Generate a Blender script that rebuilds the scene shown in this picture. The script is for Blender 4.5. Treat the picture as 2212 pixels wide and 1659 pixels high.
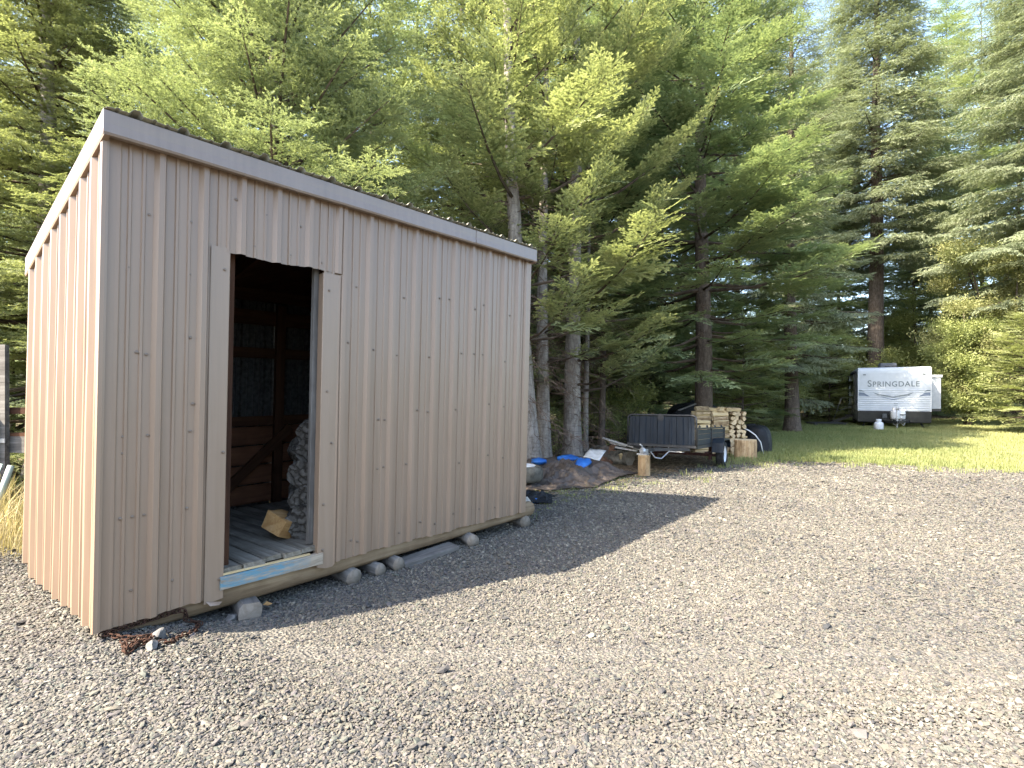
import bpy, math, random
import numpy as np
from mathutils import Vector, Matrix, Euler

# ------------------------------------------------------------------ camera, sky, sun, exposure
S = bpy.context.scene
for o in list(bpy.data.objects):
    bpy.data.objects.remove(o)
COL = S.collection
R = math.radians

CAM_Z = 1.29
FPX = 1143.0                      # focal length in the pixels of a 2212 px wide picture
cam_d = bpy.data.cameras.new('camera')
cam = bpy.data.objects.new('camera', cam_d)
COL.objects.link(cam)
cam_d.sensor_width = 36
cam_d.lens = FPX / 2212 * 36
cam_d.clip_start = 0.05
cam_d.clip_end = 2000
cam.location = (0, 0, CAM_Z)
cam.rotation_euler = (R(90), 0, 0)
cam_d.shift_y = 22.5 / 2212
S.camera = cam

SUN_EL = R(45)
SUN_DIR = Vector((0.863, 0.504, 0)).normalized()          # the way the light travels over the ground
w = bpy.data.worlds.new('World')
S.world = w
w.use_nodes = True
nt = w.node_tree
bg = nt.nodes['Background']
sky = nt.nodes.new('ShaderNodeTexSky')
sky.sky_type = 'NISHITA'
sky.sun_disc = False
sky.sun_elevation = SUN_EL
sky.sun_rotation = math.atan2(-SUN_DIR.x, -SUN_DIR.y)
sky.air_density = 1.0
sky.dust_density = 2.0
sky.ozone_density = 1.0
nt.links.new(sky.outputs[0], bg.inputs[0])
bg.inputs[1].default_value = 0.15
sun_d = bpy.data.lights.new('sun', 'SUN')
sun = bpy.data.objects.new('sun', sun_d)
COL.objects.link(sun)
sun_d.energy = 4.8
sun_d.angle = R(0.5)
sun_d.color = (1.0, 0.90, 0.74)
ld = Vector((SUN_DIR.x * math.cos(SUN_EL), SUN_DIR.y * math.cos(SUN_EL), -math.sin(SUN_EL)))
sun.rotation_euler = ld.to_track_quat('-Z', 'Y').to_euler()
sun.location = (-20, -12, 30)
S.view_settings.view_transform = 'Standard'
S.view_settings.look = 'None'
S.view_settings.exposure = 2.5
S.view_settings.gamma = 1
S.cycles.max_bounces = 4
S.cycles.diffuse_bounces = 2
S.cycles.transmission_bounces = 3
S.cycles.transparent_max_bounces = 4
S.cycles.caustics_reflective = False
S.cycles.caustics_refractive = False
S.cycles.use_denoising = True
S.cycles.use_adaptive_sampling = True
S.cycles.adaptive_threshold = 0.01
S.cycles.adaptive_min_samples = 32

rng = np.random.default_rng(7)
random.seed(7)


def at(px, py, Y):
    """the point at distance Y seen at a pixel of a 2212 x 1659 picture"""
    return Vector(((px - 1106) / FPX * Y, Y, CAM_Z + (852 - py) / FPX * Y))


def smooth(a, b, x):
    t = min(1, max(0, (x - a) / (b - a)))
    return t * t * (3 - 2 * t)


def gz(x, y):
    """height of the ground"""
    z = -0.13 * smooth(2.0, 2.9, y + 0.7 * min(0, x + 1.0)) - 0.04 * smooth(7, 12, y)
    z += 0.012 * math.sin(x * 0.9 + 1.3) * math.sin(y * 0.7) + 0.008 * math.sin(x * 2.3 + y * 1.9)
    z += 0.9 * smooth(26, 70, y) * 1.0
    return z


# ------------------------------------------------------------------ objects
def tag(o, label=None, cat=None, group=None, kind=None):
    if label: o['label'] = label
    if cat: o['category'] = cat
    if group: o['group'] = group
    if kind: o['kind'] = kind
    return o


def empty(name, loc, rz=0.0, label=None, cat=None, group=None):
    o = bpy.data.objects.new(name, None)
    COL.objects.link(o)
    o.location = loc
    o.rotation_euler = (0, 0, rz)
    o.empty_display_size = 0.1
    return tag(o, label, cat, group)


def link(name, me, parent=None, loc=(0, 0, 0), rot=(0, 0, 0), scl=(1, 1, 1)):
    o = bpy.data.objects.new(name, me)
    COL.objects.link(o)
    if parent is not None: o.parent = parent
    o.location = loc
    o.rotation_euler = rot
    o.scale = scl
    return o


class MB:
    """collects vertices and faces; build() makes ONE mesh object"""
    def __init__(s):
        s.v, s.f, s.m = [], [], []

    def add(s, verts, faces, mi=0):
        b = len(s.v)
        s.v += [tuple(p) for p in verts]
        s.f += [tuple(i + b for i in q) for q in faces]
        s.m += [mi] * len(faces)
        return s

    def box(s, x0, x1, y0, y1, z0, z1, mi=0, jit=0):
        P = [(x, y, z) for z in (z0, z1) for y in (y0, y1) for x in (x0, x1)]
        if jit: P = [tuple(c + random.uniform(-jit, jit) for c in p) for p in P]
        return s.add(P, [(0, 2, 3, 1), (4, 5, 7, 6), (0, 1, 5, 4), (2, 6, 7, 3), (0, 4, 6, 2), (1, 3, 7, 5)], mi)

    def bar(s, a, b, wd, ht, up=(0, 0, 1), mi=0):
        a, b, up = Vector(a), Vector(b), Vector(up)
        d = (b - a).normalized()
        x = d.cross(up)
        if x.length < 1e-4: x = d.cross(Vector((1, 0, 0)))
        x.normalize()
        z = x.cross(d)
        P = [c + x * sx * wd / 2 + z * sz * ht / 2 for c in (a, b) for sz in (-1, 1) for sx in (-1, 1)]
        return s.add(P, [(0, 1, 3, 2), (4, 6, 7, 5), (0, 4, 5, 1), (2, 3, 7, 6), (0, 2, 6, 4), (1, 5, 7, 3)], mi)

    def tube(s, pts, rad, n=8, mi=0, cap=True, wob=0, mi_cap=None):
        pts = [Vector(p) for p in pts]
        rad = [rad] * len(pts) if isinstance(rad, (int, float)) else rad
        rings = []
        ref = Vector((0, 0, 1))
        d0 = (pts[-1] - pts[0])
        if d0.length < 1e-6 or abs(d0.normalized().z) > .9: ref = Vector((1, 0, 0))
        V = []
        for i, p in enumerate(pts):
            d = (pts[min(i + 1, len(pts) - 1)] - pts[max(i - 1, 0)]).normalized()
            x = d.cross(ref)
            if x.length < 1e-4: x = d.cross(Vector((0, 1, 0.1)))
            x.normalize()
            y = x.cross(d)
            for k in range(n):
                a = 2 * math.pi * k / n
                r = rad[i] * (1 + (random.uniform(-wob, wob) if wob else 0))
                V.append(p + (x * math.cos(a) + y * math.sin(a)) * r)
        F = []
        for i in range(len(pts) - 1):
            for k in range(n):
                k2 = (k + 1) % n
                F.append((i * n + k, i * n + k2, (i + 1) * n + k2, (i + 1) * n + k))
        s.add(V, F, mi)
        if cap:
            b = len(s.v) - len(V)
            s.f.append(tuple(b + k for k in range(n)))
            s.f.append(tuple(b + (len(pts) - 1) * n + k for k in reversed(range(n))))
            s.m += [mi if mi_cap is None else mi_cap] * 2
        return s

    def lathe(s, prof, n=20, mi=0, axis='z', c=(0, 0, 0), close=True):
        V, F = [], []
        for r, z in prof:
            for k in range(n):
                a = 2 * math.pi * k / n
                p = (r * math.cos(a), r * math.sin(a), z)
                if axis == 'x': p = (z, r * math.cos(a), r * math.sin(a))
                if axis == 'y': p = (r * math.sin(a), z, r * math.cos(a))
                V.append((p[0] + c[0], p[1] + c[1], p[2] + c[2]))
        m = len(prof)
        for i in range(m - 1):
            for k in range(n):
                k2 = (k + 1) % n
                F.append((i * n + k, i * n + k2, (i + 1) * n + k2, (i + 1) * n + k))
        if close:
            F.append(tuple(reversed(range(n))))
            F.append(tuple((m - 1) * n + k for k in range(n)))
        return s.add(V, F, mi)

    def mesh(s, mats, smooth_=False, recalc=True):
        me = bpy.data.meshes.new('mesh')
        me.from_pydata(s.v, [], s.f)
        for m in (mats if isinstance(mats, (list, tuple)) else [mats]): me.materials.append(m)
        if any(s.m): me.polygons.foreach_set('material_index', s.m)
        if recalc:
            import bmesh
            bm = bmesh.new(); bm.from_mesh(me)
            bmesh.ops.recalc_face_normals(bm, faces=bm.faces)
            bm.to_mesh(me); bm.free()
        if smooth_: me.polygons.foreach_set('use_smooth', [True] * len(me.polygons))
        me.update()
        return me

    def build(s, name, mats, parent=None, sm=False, origin=None, recalc=True, bevel=0, solid=0):
        if origin is not None:
            ox, oy, oz = origin
            s.v = [(x - ox, y - oy, z - oz) for x, y, z in s.v]
        o = link(name, s.mesh(mats, sm, recalc), parent)
        o.data.name = name
        if solid:
            m = o.modifiers.new('Solidify', 'SOLIDIFY'); m.thickness = solid; m.offset = 0
        if bevel:
            m = o.modifiers.new('Bevel', 'BEVEL'); m.width = bevel; m.segments = 2; m.limit_method = 'ANGLE'
        return o


# ------------------------------------------------------------------ materials
class NT:
    def __init__(s, name):
        s.mat = bpy.data.materials.new(name)
        s.mat.use_nodes = True
        s.t = s.mat.node_tree
        s.b = s.t.nodes['Principled BSDF']
        s.out = s.t.nodes['Material Output']
        s._c = None

    def n(s, typ, **kw):
        nd = s.t.nodes.new(typ)
        for k, v in kw.items():
            if k.startswith('i_'): nd.inputs[k[2:].replace('_', ' ')].default_value = v
            else: setattr(nd, k, v)
        return nd

    def l(s, a, b): s.t.links.new(a, b)

    def coord(s, which='Object', scale=(1, 1, 1), rot=(0, 0, 0)):
        if s._c is None: s._c = s.n('ShaderNodeTexCoord')
        m = s.n('ShaderNodeMapping')
        m.inputs['Scale'].default_value = scale
        m.inputs['Rotation'].default_value = rot
        s.l(s._c.outputs[which], m.inputs[0])
        return m.outputs[0]

    def noise(s, vec, scale, detail=4, rough=.6, dist=0.0):
        n = s.n('ShaderNodeTexNoise')
        n.inputs['Scale'].default_value = scale
        n.inputs['Detail'].default_value = detail
        n.inputs['Roughness'].default_value = rough
        n.inputs['Distortion'].default_value = dist
        s.l(vec, n.inputs['Vector'])
        return n.outputs['Fac']

    def ramp(s, fac, stops, interp='LINEAR'):
        r = s.n('ShaderNodeValToRGB')
        cr = r.color_ramp
        cr.interpolation = interp
        while len(cr.elements) < len(stops): cr.elements.new(.5)
        for e, (p, c) in zip(cr.elements, stops):
            e.position = p
            e.color = (*c, 1) if len(c) == 3 else c
        s.l(fac, r.inputs[0])
        return r.outputs[0]

    def mix(s, fac, a, b, mode='MIX'):
        m = s.n('ShaderNodeMix', data_type='RGBA', blend_type=mode)
        for sock, v in ((m.inputs[0], fac), (m.inputs[6], a), (m.inputs[7], b)):
            if isinstance(v, (int, float)): sock.default_value = v
            elif isinstance(v, tuple): sock.default_value = (*v, 1) if len(v) == 3 else v
            else: s.l(v, sock)
        return m.outputs[2]

    def math(s, op, a, b=0.0, clamp=False):
        m = s.n('ShaderNodeMath', operation=op)
        m.use_clamp = clamp
        for sock, v in ((m.inputs[0], a), (m.inputs[1], b)):
            if isinstance(v, (int, float)): sock.default_value = v
            else: s.l(v, sock)
        return m.outputs[0]

    def bump(s, h, strength=.3, dist=.01, prev=None):
        b = s.n('ShaderNodeBump')
        b.inputs['Strength'].default_value = strength
        b.inputs['Distance'].default_value = dist
        s.l(h, b.inputs['Height'])
        if prev is not None: s.l(prev, b.inputs['Normal'])
        s.l(b.outputs[0], s.b.inputs['Normal'])
        return b.outputs[0]

    def col(s, c):
        if isinstance(c, tuple): s.b.inputs['Base Color'].default_value = (*c, 1)
        else: s.l(c, s.b.inputs['Base Color'])

    def set(s, rough=.6, spec=.3, metal=0.0):
        s.b.inputs['Roughness'].default_value = rough
        s.b.inputs['Specular IOR Level'].default_value = spec
        s.b.inputs['Metallic'].default_value = metal
        return s


def simple(name, a, b, scale=8, rough=.6, spec=.3, metal=0, bump=.0, stretch=(1, 1, 1), detail=5, lo=.35, hi=.65, randomize=0, bdist=.01):
    a, b = tuple(c * .8 for c in a), tuple(c * .8 for c in b)
    t = NT(name).set(rough, spec, metal)
    v = t.coord('Object', stretch)
    n = t.noise(v, scale, detail)
    c = t.ramp(n, [(lo, a), (hi, b)])
    if randomize:
        oi = t.n('ShaderNodeObjectInfo')
        k = t.math('MULTIPLY_ADD', oi.outputs['Random'], randomize)
        t.t.nodes[-1].inputs[2].default_value = 1 - randomize / 2
        c = t.mix(1.0, c, k, 'MULTIPLY')
    t.col(c)
    if bump: t.bump(n, bump, bdist)
    return t.mat


M = {}
# painted steel siding: chalky taupe brown, faint vertical runs and dust at the foot
def siding(name, base, scale=1.0):
    t = NT(name).set(.36, .52)
    v1 = t.coord('Object', (9, 9, .35))
    n1 = t.noise(v1, 2.2, 6, .65)
    v2 = t.coord('Object', (1, 1, 1))
    n2 = t.noise(v2, 2.3, 4, .55)
    n3 = t.noise(v2, 60, 2, .5)
    dk = tuple(c * .90 for c in base)
    lt = tuple(min(1, c * 1.07 + .006) for c in base)
    c = t.ramp(n1, [(.32, dk), (.5, base), (.7, lt)])
    c2 = t.mix(t.ramp(n2, [(.35, (0, 0, 0)), (.7, (.35, .35, .35))]), c, (base[0] * 1.02, base[1] * 1.06, base[2] * 1.12))
    spots = t.ramp(n3, [(.70, (0, 0, 0)), (.78, (.5, .5, .5))])
    c3 = t.mix(spots, c2, lt)
    t.col(c3)
    t.l(t.ramp(n1, [(.3, (.29,) * 3), (.7, (.42,) * 3)]), t.b.inputs['Roughness'])
    t.bump(n2, .12, .01)
    return t.mat
M['siding'] = siding('brown_steel_siding', (.205, .142, .096))
M['trim'] = siding('brown_steel_trim', (.190, .150, .122))
M['jamb'] = siding('tan_steel_flashing', (.208, .148, .102))
M['roof'] = siding('weathered_roof_steel', (.25, .24, .185))
M['galv'] = simple('dull_galvanised_steel', (.035, .037, .037), (.085, .088, .088), 30, .6, .3, .3)  # tone lowered to stand for the shade inside the shed
M['screw'] = simple('zinc_screw', (.15, .11, .08), (.25, .19, .145), 40, .4, .5, .3)

def wood(name, dark, mid, light, axis='x', scale=3, rough=.8, bump=.4, rnd=.35, bdist=.004):
    dark, mid, light = (tuple(c * .8 for c in q) for q in (dark, mid, light))
    t = NT(name).set(rough, .15)
    st = {'x': (.6, 9, 9), 'y': (9, .6, 9), 'z': (9, 9, .6)}[axis]
    v = t.coord('Object', st)
    n = t.noise(v, scale, 7, .65, .6)
    n2 = t.noise(t.coord('Object', (1, 1, 1)), 5, 4, .6)
    c = t.ramp(n, [(.28, dark), (.5, mid), (.72, light)])
    c = t.mix(t.ramp(n2, [(.35, (0, 0, 0)), (.75, (.6, .6, .6))]), c, dark)
    oi = t.n('ShaderNodeObjectInfo')
    k = t.math('MULTIPLY_ADD', oi.outputs['Random'], rnd)
    t.t.nodes[-1].inputs[2].default_value = 1 - rnd / 2
    t.col(t.mix(1.0, c, k, 'MULTIPLY'))
    t.bump(n, bump, bdist)
    return t.mat
M['beam'] = wood('weathered_log_beam', (.13, .085, .05), (.29, .205, .125), (.41, .31, .20), 'x', 2.2)
M['plank'] = wood('grey_floor_plank', (.085, .072, .055), (.25, .225, .18), (.38, .35, .29), 'y', 2.5)
M['redwood'] = wood('brown_interior_board', (.030, .013, .007), (.066, .030, .016), (.10, .048, .026), 'x', 2.0)  # interior shade put into the colour, darker than the bare wood
M['greywood'] = wood('grey_weathered_wood', (.075, .068, .060), (.165, .152, .138), (.26, .245, .225), 'x', 2.2)
M['greyend'] = wood('grey_log_end', (.11, .088, .066), (.25, .212, .17), (.36, .315, .26), 'x', 1.2)
t = NT('firewood_bark').set(.95, .1)
v = t.coord('Object'); n1 = t.noise(v, 11, 8, .7, .5)
vo = t.n('ShaderNodeTexVoronoi', feature='DISTANCE_TO_EDGE'); vo.inputs['Scale'].default_value = 15
dv = t.n('ShaderNodeVectorMath', operation='ADD'); nv = t.n('ShaderNodeTexNoise'); nv.inputs['Scale'].default_value = 14; t.l(v, nv.inputs['Vector'])
sc_ = t.n('ShaderNodeVectorMath', operation='SCALE'); sc_.inputs['Scale'].default_value = .12; t.l(nv.outputs['Color'], sc_.inputs[0])
t.l(t.coord('Object', (.45, 1, 1)), dv.inputs[0]); t.l(sc_.outputs[0], dv.inputs[1]); t.l(dv.outputs[0], vo.inputs['Vector'])
c = t.ramp(n1, [(.3, (.045, .040, .034)), (.5, (.11, .10, .088)), (.7, (.185, .17, .152))])
cr = t.ramp(vo.outputs['Distance'], [(.0, (.40, .37, .34)), (.16, (1, 1, 1))])
t.col(t.mix(1.0, c, cr, 'MULTIPLY'))
t.bump(t.math('ADD', t.math('MULTIPLY', n1, .5), t.math('MINIMUM', vo.outputs['Distance'], .12)), 1.0, .06)
M['bark'] = t.mat
M['split'] = wood('fresh_split_wood', (.28, .14, .05), (.46, .27, .11), (.58, .37, .18), 'x', 2.5, rnd=.3)
M['splitpale'] = wood('pale_split_firewood', (.40, .28, .13), (.62, .48, .27), (.76, .64, .42), 'x', 2.5, rnd=.4)
M['cutend'] = simple('sawn_log_end', (.46, .34, .19), (.68, .55, .36), 18, .85, .1, randomize=.3)
M['oldsplit'] = wood('old_red_brown_firewood', (.12, .06, .035), (.24, .13, .08), (.34, .21, .14), 'x', 2.2)
M['rust'] = simple('rusty_chain_steel', (.016, .009, .007), (.075, .036, .022), 60, .85, .2, .2, bump=.3)
# threshold board: pale worn wood with a wiped stripe of sky-blue paint
t = NT('blue_painted_board').set(.75, .2)
vv = t.coord('Object', (1.0, 9, 9)); n = t.noise(vv, 3, 7, .7, .5)
wd = t.ramp(n, [(.3, (.15, .115, .078)), (.55, (.30, .25, .19)), (.75, (.40, .345, .275))])
vv2 = t.coord('Object', (1, 1, 1)); n2 = t.noise(vv2, 7, 5, .7)
sx = t.n('ShaderNodeSeparateXYZ'); t.l(t._c.outputs['Object'], sx.inputs[0])
m1 = t.math('ADD', t.math('MULTIPLY', n2, .9), t.math('MULTIPLY', sx.outputs[0], -1.9))
mk = t.ramp(m1, [(.05, (0, 0, 0)), (.40, (.9, .9, .9))])
n4 = t.noise(t.coord('Object', (2, 14, 14)), 5, 6, .7)
pk = t.mix(1.0, mk, t.ramp(n4, [(.38, (0, 0, 0)), (.56, (1, 1, 1))]), 'MULTIPLY')
t.col(t.mix(pk, wd, (.085, .205, .265)))
t.bump(n, .3, .004)
M['blueboard'] = t.mat

def leafmat(name, dark, light, tipc, trans=.3, rough=.55):
    """needles: GEOMETRY attribute tone = new growth at the twig's end, INSTANCER attribute tint = this spray's own hue"""
    t = NT(name).set(rough, .25)
    a = t.n('ShaderNodeAttribute', attribute_name='tone', attribute_type='GEOMETRY')
    b = t.n('ShaderNodeAttribute', attribute_name='tint', attribute_type='INSTANCER')
    c = t.mix(b.outputs['Fac'], dark, light)
    c = t.mix(a.outputs['Fac'], c, tipc)
    t.col(c)
    tr = t.n('ShaderNodeBsdfTranslucent')
    hs = t.mix(1.0, c, (1.05, 1.1, .72), 'MULTIPLY')
    t.l(hs, tr.inputs[0])
    ms = t.n('ShaderNodeMixShader'); ms.inputs[0].default_value = trans
    t.l(t.b.outputs[0], ms.inputs[1]); t.l(tr.outputs[0], ms.inputs[2])
    t.l(ms.outputs[0], t.out.inputs[0])
    return t.mat
M['grandfir'] = leafmat('grand_fir_needles', (.090, .125, .056), (.215, .250, .115), (.52, .54, .27), .36)
M['douglas'] = leafmat('douglas_fir_needles', (.115, .155, .078), (.235, .280, .140), (.42, .45, .24), .38)
M['hemlock'] = leafmat('bright_fir_needles', (.115, .142, .062), (.240, .268, .118), (.42, .43, .205), .38)
M['darkfir'] = leafmat('dark_fir_needles', (.072, .122, .068), (.175, .240, .122), (.37, .41, .21), .36)
M['spruce'] = leafmat('spruce_needles', (.088, .116, .074), (.195, .225, .138), (.35, .37, .23), .36)
M['broad'] = leafmat('autumn_broad_leaves', (.165, .195, .085), (.340, .320, .150), (.31, .315, .14), .4)
M['bush'] = leafmat('yellow_green_leaves', (.145, .180, .066), (.310, .330, .125), (.30, .325, .125), .4)
M['grass'] = leafmat('lawn_grass_blades', (.125, .165, .055), (.320, .310, .130), (.29, .285, .12), .3, .6)
M['dry'] = leafmat('dry_straw', (.22, .17, .075), (.42, .34, .17), (.52, .44, .26), .25, .7)

def barkmat(name, a, b, c, sc=1.0):
    t = NT(name).set(.92, .1)
    v = t.coord('Object', (5, 5, 1.3))
    n = t.noise(v, 3.2 * sc, 8, .7, .4)
    v2 = t.coord('Object', (3, 3, 9))
    n2 = t.noise(v2, 2.6, 6, .7)
    col = t.ramp(n, [(.3, a), (.5, b), (.7, c)])
    col = t.mix(t.ramp(n2, [(.52, (0, 0, 0)), (.64, (.6, .6, .6))]), col, a)
    t.col(col)
    t.bump(n, .8, .03)
    return t.mat
M['firbark'] = barkmat('grey_fir_bark', (.095, .080, .068), (.235, .205, .175), (.36, .33, .29))
M['darkbark'] = barkmat('dark_conifer_bark', (.035, .028, .024), (.095, .075, .060), (.17, .14, .115))
M['twig'] = simple('dead_twigs', (.085, .055, .04), (.24, .175, .13), 6, .9, .1)
M['limb'] = simple('conifer_limbs', (.05, .038, .028), (.13, .10, .075), 6, .9, .1)

# ------------------------------------------------------------------ scatter node group: a mesh carries its own sprays (proto >= 0) and loose points (proto = -1)
NPROTO = 4
ng = bpy.data.node_groups.new('scatter', 'GeometryNodeTree')
ng.interface.new_socket('Geometry', in_out='INPUT', socket_type='NodeSocketGeometry')
ng.interface.new_socket('Geometry', in_out='OUTPUT', socket_type='NodeSocketGeometry')
gi = ng.nodes.new('NodeGroupInput'); go = ng.nodes.new('NodeGroupOutput')
def nattr(name, dt):
    n = ng.nodes.new('GeometryNodeInputNamedAttribute'); n.data_type = dt
    n.inputs['Name'].default_value = name
    return n.outputs['Attribute']
pr = nattr('proto', 'INT')
def sel(k):
    c = ng.nodes.new('FunctionNodeCompare'); c.data_type = 'INT'; c.operation = 'EQUAL'
    ng.links.new(pr, [i for i in c.inputs if i.enabled][0])
    [i for i in c.inputs if i.enabled][1].default_value = k
    sp = ng.nodes.new('GeometryNodeSeparateGeometry'); sp.domain = 'POINT'
    ng.links.new(gi.outputs[0], sp.inputs[0]); ng.links.new(c.outputs[0], sp.inputs[1])
    return sp.outputs[0]
jn = ng.nodes.new('GeometryNodeJoinGeometry')
for k in range(NPROTO):
    g2i = ng.nodes.new('GeometryNodeGeometryToInstance')
    ng.links.new(sel(k), g2i.inputs[0])
    ng.links.new(g2i.outputs[0], jn.inputs[0])
m2p = ng.nodes.new('GeometryNodeMeshToPoints')
ng.links.new(sel(-1), m2p.inputs[0])
iop = ng.nodes.new('GeometryNodeInstanceOnPoints')
ng.links.new(m2p.outputs[0], iop.inputs['Points'])
ng.links.new(jn.outputs[0], iop.inputs['Instance'])
iop.inputs['Pick Instance'].default_value = True
ng.links.new(nattr('pick', 'INT'), iop.inputs['Instance Index'])
e2r = ng.nodes.new('FunctionNodeEulerToRotation')
ng.links.new(nattr('rot', 'FLOAT_VECTOR'), e2r.inputs[0])
ng.links.new(e2r.outputs[0], iop.inputs['Rotation'])
ng.links.new(nattr('scl', 'FLOAT_VECTOR'), iop.inputs['Scale'])
ng.links.new(iop.outputs[0], go.inputs[0])


def scatter(name, protos, pos, rot, scl, tint, mats, parent=None, pick=None):
    """protos: up to NPROTO (verts n x 3, tris list, tone n); pos/rot/scl n x 3; tint n -> one object"""
    pos, rot, scl = (np.asarray(a, dtype=np.float32).reshape(-1, 3) for a in (pos, rot, scl))
    n = len(pos)
    V, F, T, PR = [], [], [], []
    b = 0
    for k in range(NPROTO):
        pv, pf, pt = protos[k % len(protos)]
        V.append(pv); F.append(np.asarray(pf, dtype=np.int32) + b); T.append(pt); PR.append(np.full(len(pv), k))
        b += len(pv)
    V.append(pos); T.append(np.zeros(n)); PR.append(np.full(n, -1))
    V = np.concatenate(V).astype(np.float32); F = np.concatenate(F); T = np.concatenate(T).astype(np.float32)
    PR = np.concatenate(PR).astype(np.int32)
    me = bpy.data.meshes.new(name)
    me.vertices.add(len(V)); me.vertices.foreach_set('co', V.ravel())
    me.loops.add(F.size); me.loops.foreach_set('vertex_index', F.ravel().astype(np.int32))
    me.polygons.add(len(F)); me.polygons.foreach_set('loop_start', np.arange(0, F.size, 3, dtype=np.int32))
    me.update(calc_edges=True)
    me.shade_flat()
    for m in mats: me.materials.append(m)
    def at_(nm, typ, data, key='value'):
        a = me.attributes.new(nm, typ, 'POINT'); a.data.foreach_set(key, data)
    at_('proto', 'INT', PR)
    at_('tone', 'FLOAT', T)
    z3 = np.zeros((b, 3), dtype=np.float32)
    at_('rot', 'FLOAT_VECTOR', np.concatenate([z3, rot]).ravel(), 'vector')
    at_('scl', 'FLOAT_VECTOR', np.concatenate([z3, scl]).ravel(), 'vector')
    at_('tint', 'FLOAT', np.concatenate([np.zeros(b), np.asarray(tint)]).astype(np.float32))
    pk = rng.integers(0, NPROTO, n) if pick is None else np.asarray(pick)
    at_('pick', 'INT', np.concatenate([np.zeros(b), pk]).astype(np.int32))
    o = link(name, me, parent)
    md = o.modifiers.new('scatter', 'NODES'); md.node_group = ng
    return o


def eulers(X, Z):
    """n x 3 euler angles of frames with x axis X and z axis near Z"""
    X = X / np.linalg.norm(X, axis=1, keepdims=True)
    Y = np.cross(Z, X); Y /= np.maximum(1e-6, np.linalg.norm(Y, axis=1, keepdims=True))
    Zc = np.cross(X, Y)
    ry = np.arcsin(np.clip(-X[:, 2], -1, 1))
    rx = np.arctan2(Y[:, 2], Zc[:, 2])
    rz = np.arctan2(X[:, 1], X[:, 0])
    return np.stack([rx, ry, rz], 1)


# ------------------------------------------------------------------ ground
EDGE = [(-80, 4.3), (-6, 4.25), (-3.7, 4.2), (-2.2, 5.2), (0.0, 6.5), (.7, 7.7), (1.4, 8.3), (2.2, 9.0), (3.0, 9.7), (3.8, 10.6), (4.7, 11.3), (6.0, 11.4),
        (7.6, 10.9), (9.6, 9.9), (14, 8.3), (80, -10)]
EX = np.array([e[0] for e in EDGE]); EY = np.array([e[1] for e in EDGE])
def gravel_w(x, y):                 # > 0 on the gravel, in metres from its edge
    return np.interp(x, EX, EY) - y
def lawn_w(x, y):
    return np.minimum(np.minimum(-gravel_w(x, y), (x - .46 * y - .1) * .8), 30 - y)

xs = np.concatenate([np.linspace(-300, -32, 12), np.arange(-30, -8, 1.0), np.arange(-8, 14, .25), np.arange(14, 40, 1.0), np.linspace(42, 300, 12)])
ys = np.concatenate([np.linspace(-200, -10, 8), np.arange(-8, 0, 1.0), np.arange(0, 14, .25), np.arange(14, 45, .8), np.linspace(48, 600, 14)])
gv = [(x, y, gz(x, y)) for y in ys for x in xs]
nx = len(xs)
gf = [(j * nx + i, j * nx + i + 1, (j + 1) * nx + i + 1, (j + 1) * nx + i) for j in range(len(ys) - 1) for i in range(nx - 1)]
me = bpy.data.meshes.new('ground')
me.from_pydata(gv, [], gf)
me.polygons.foreach_set('use_smooth', [True] * len(gf))
GA = np.array(gv)
a = me.attributes.new('gravel', 'FLOAT', 'POINT'); a.data.foreach_set('value', np.clip(gravel_w(GA[:, 0], GA[:, 1]), -2, 2).astype(np.float32))
a = me.attributes.new('lawn', 'FLOAT', 'POINT'); a.data.foreach_set('value', np.clip(lawn_w(GA[:, 0], GA[:, 1]), -2, 2).astype(np.float32))
t = NT('ground_surface').set(.95, .1)
v = t.coord('Object')
vor = t.n('ShaderNodeTexVoronoi'); vor.inputs['Scale'].default_value = 48; t.l(v, vor.inputs['Vector'])
stone = t.ramp(t.math('MULTIPLY', vor.outputs['Color'], 1.0), [(.05, (.062, .060, .056)), (.45, (.115, .108, .096)), (.9, (.165, .155, .135))])
big = t.noise(v, .8, 4, .6)
stone = t.mix(1.0, stone, t.ramp(big, [(.3, (.82, .82, .84)), (.7, (1.1, 1.08, 1.04))]), 'MULTIPLY')
ln = t.noise(v, 9, 8, .75); ln2 = t.noise(v, 1.3, 4, .6)
litter = t.ramp(ln, [(.3, (.045, .032, .022)), (.5, (.13, .095, .062)), (.72, (.27, .21, .14))])
litter = t.mix(t.ramp(ln2, [(.45, (0, 0, 0)), (.7, (.55, .55, .55))]), litter, (.09, .105, .035))
gn = t.noise(v, 30, 5, .7)
soil = t.ramp(gn, [(.3, (.06, .07, .022)), (.6, (.14, .14, .05)), (.8, (.23, .20, .09))])
ag = t.n('ShaderNodeAttribute', attribute_name='gravel'); al = t.n('ShaderNodeAttribute', attribute_name='lawn')
wob = t.math('MULTIPLY', t.math('SUBTRACT', t.noise(v, 3.5, 6, .7), .5), 1.6)
gm = t.math('MULTIPLY_ADD', t.math('ADD', ag.outputs['Fac'], wob), 2.2, True); t.t.nodes[-1].inputs[2].default_value = .5
lm = t.math('MULTIPLY_ADD', t.math('ADD', al.outputs['Fac'], wob), 2.0, True); t.t.nodes[-1].inputs[2].default_value = .5
c = t.mix(lm, litter, soil)
c = t.mix(gm, c, stone)
t.col(c)
b1 = t.bump(vor.outputs['Distance'], .9, .02)
t.bump(ln, .4, .02, b1)
me.materials.append(t.mat)
ground = link('ground', me)
tag(ground, 'grey gravel yard running into forest floor and lawn', None, None, 'structure')

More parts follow.
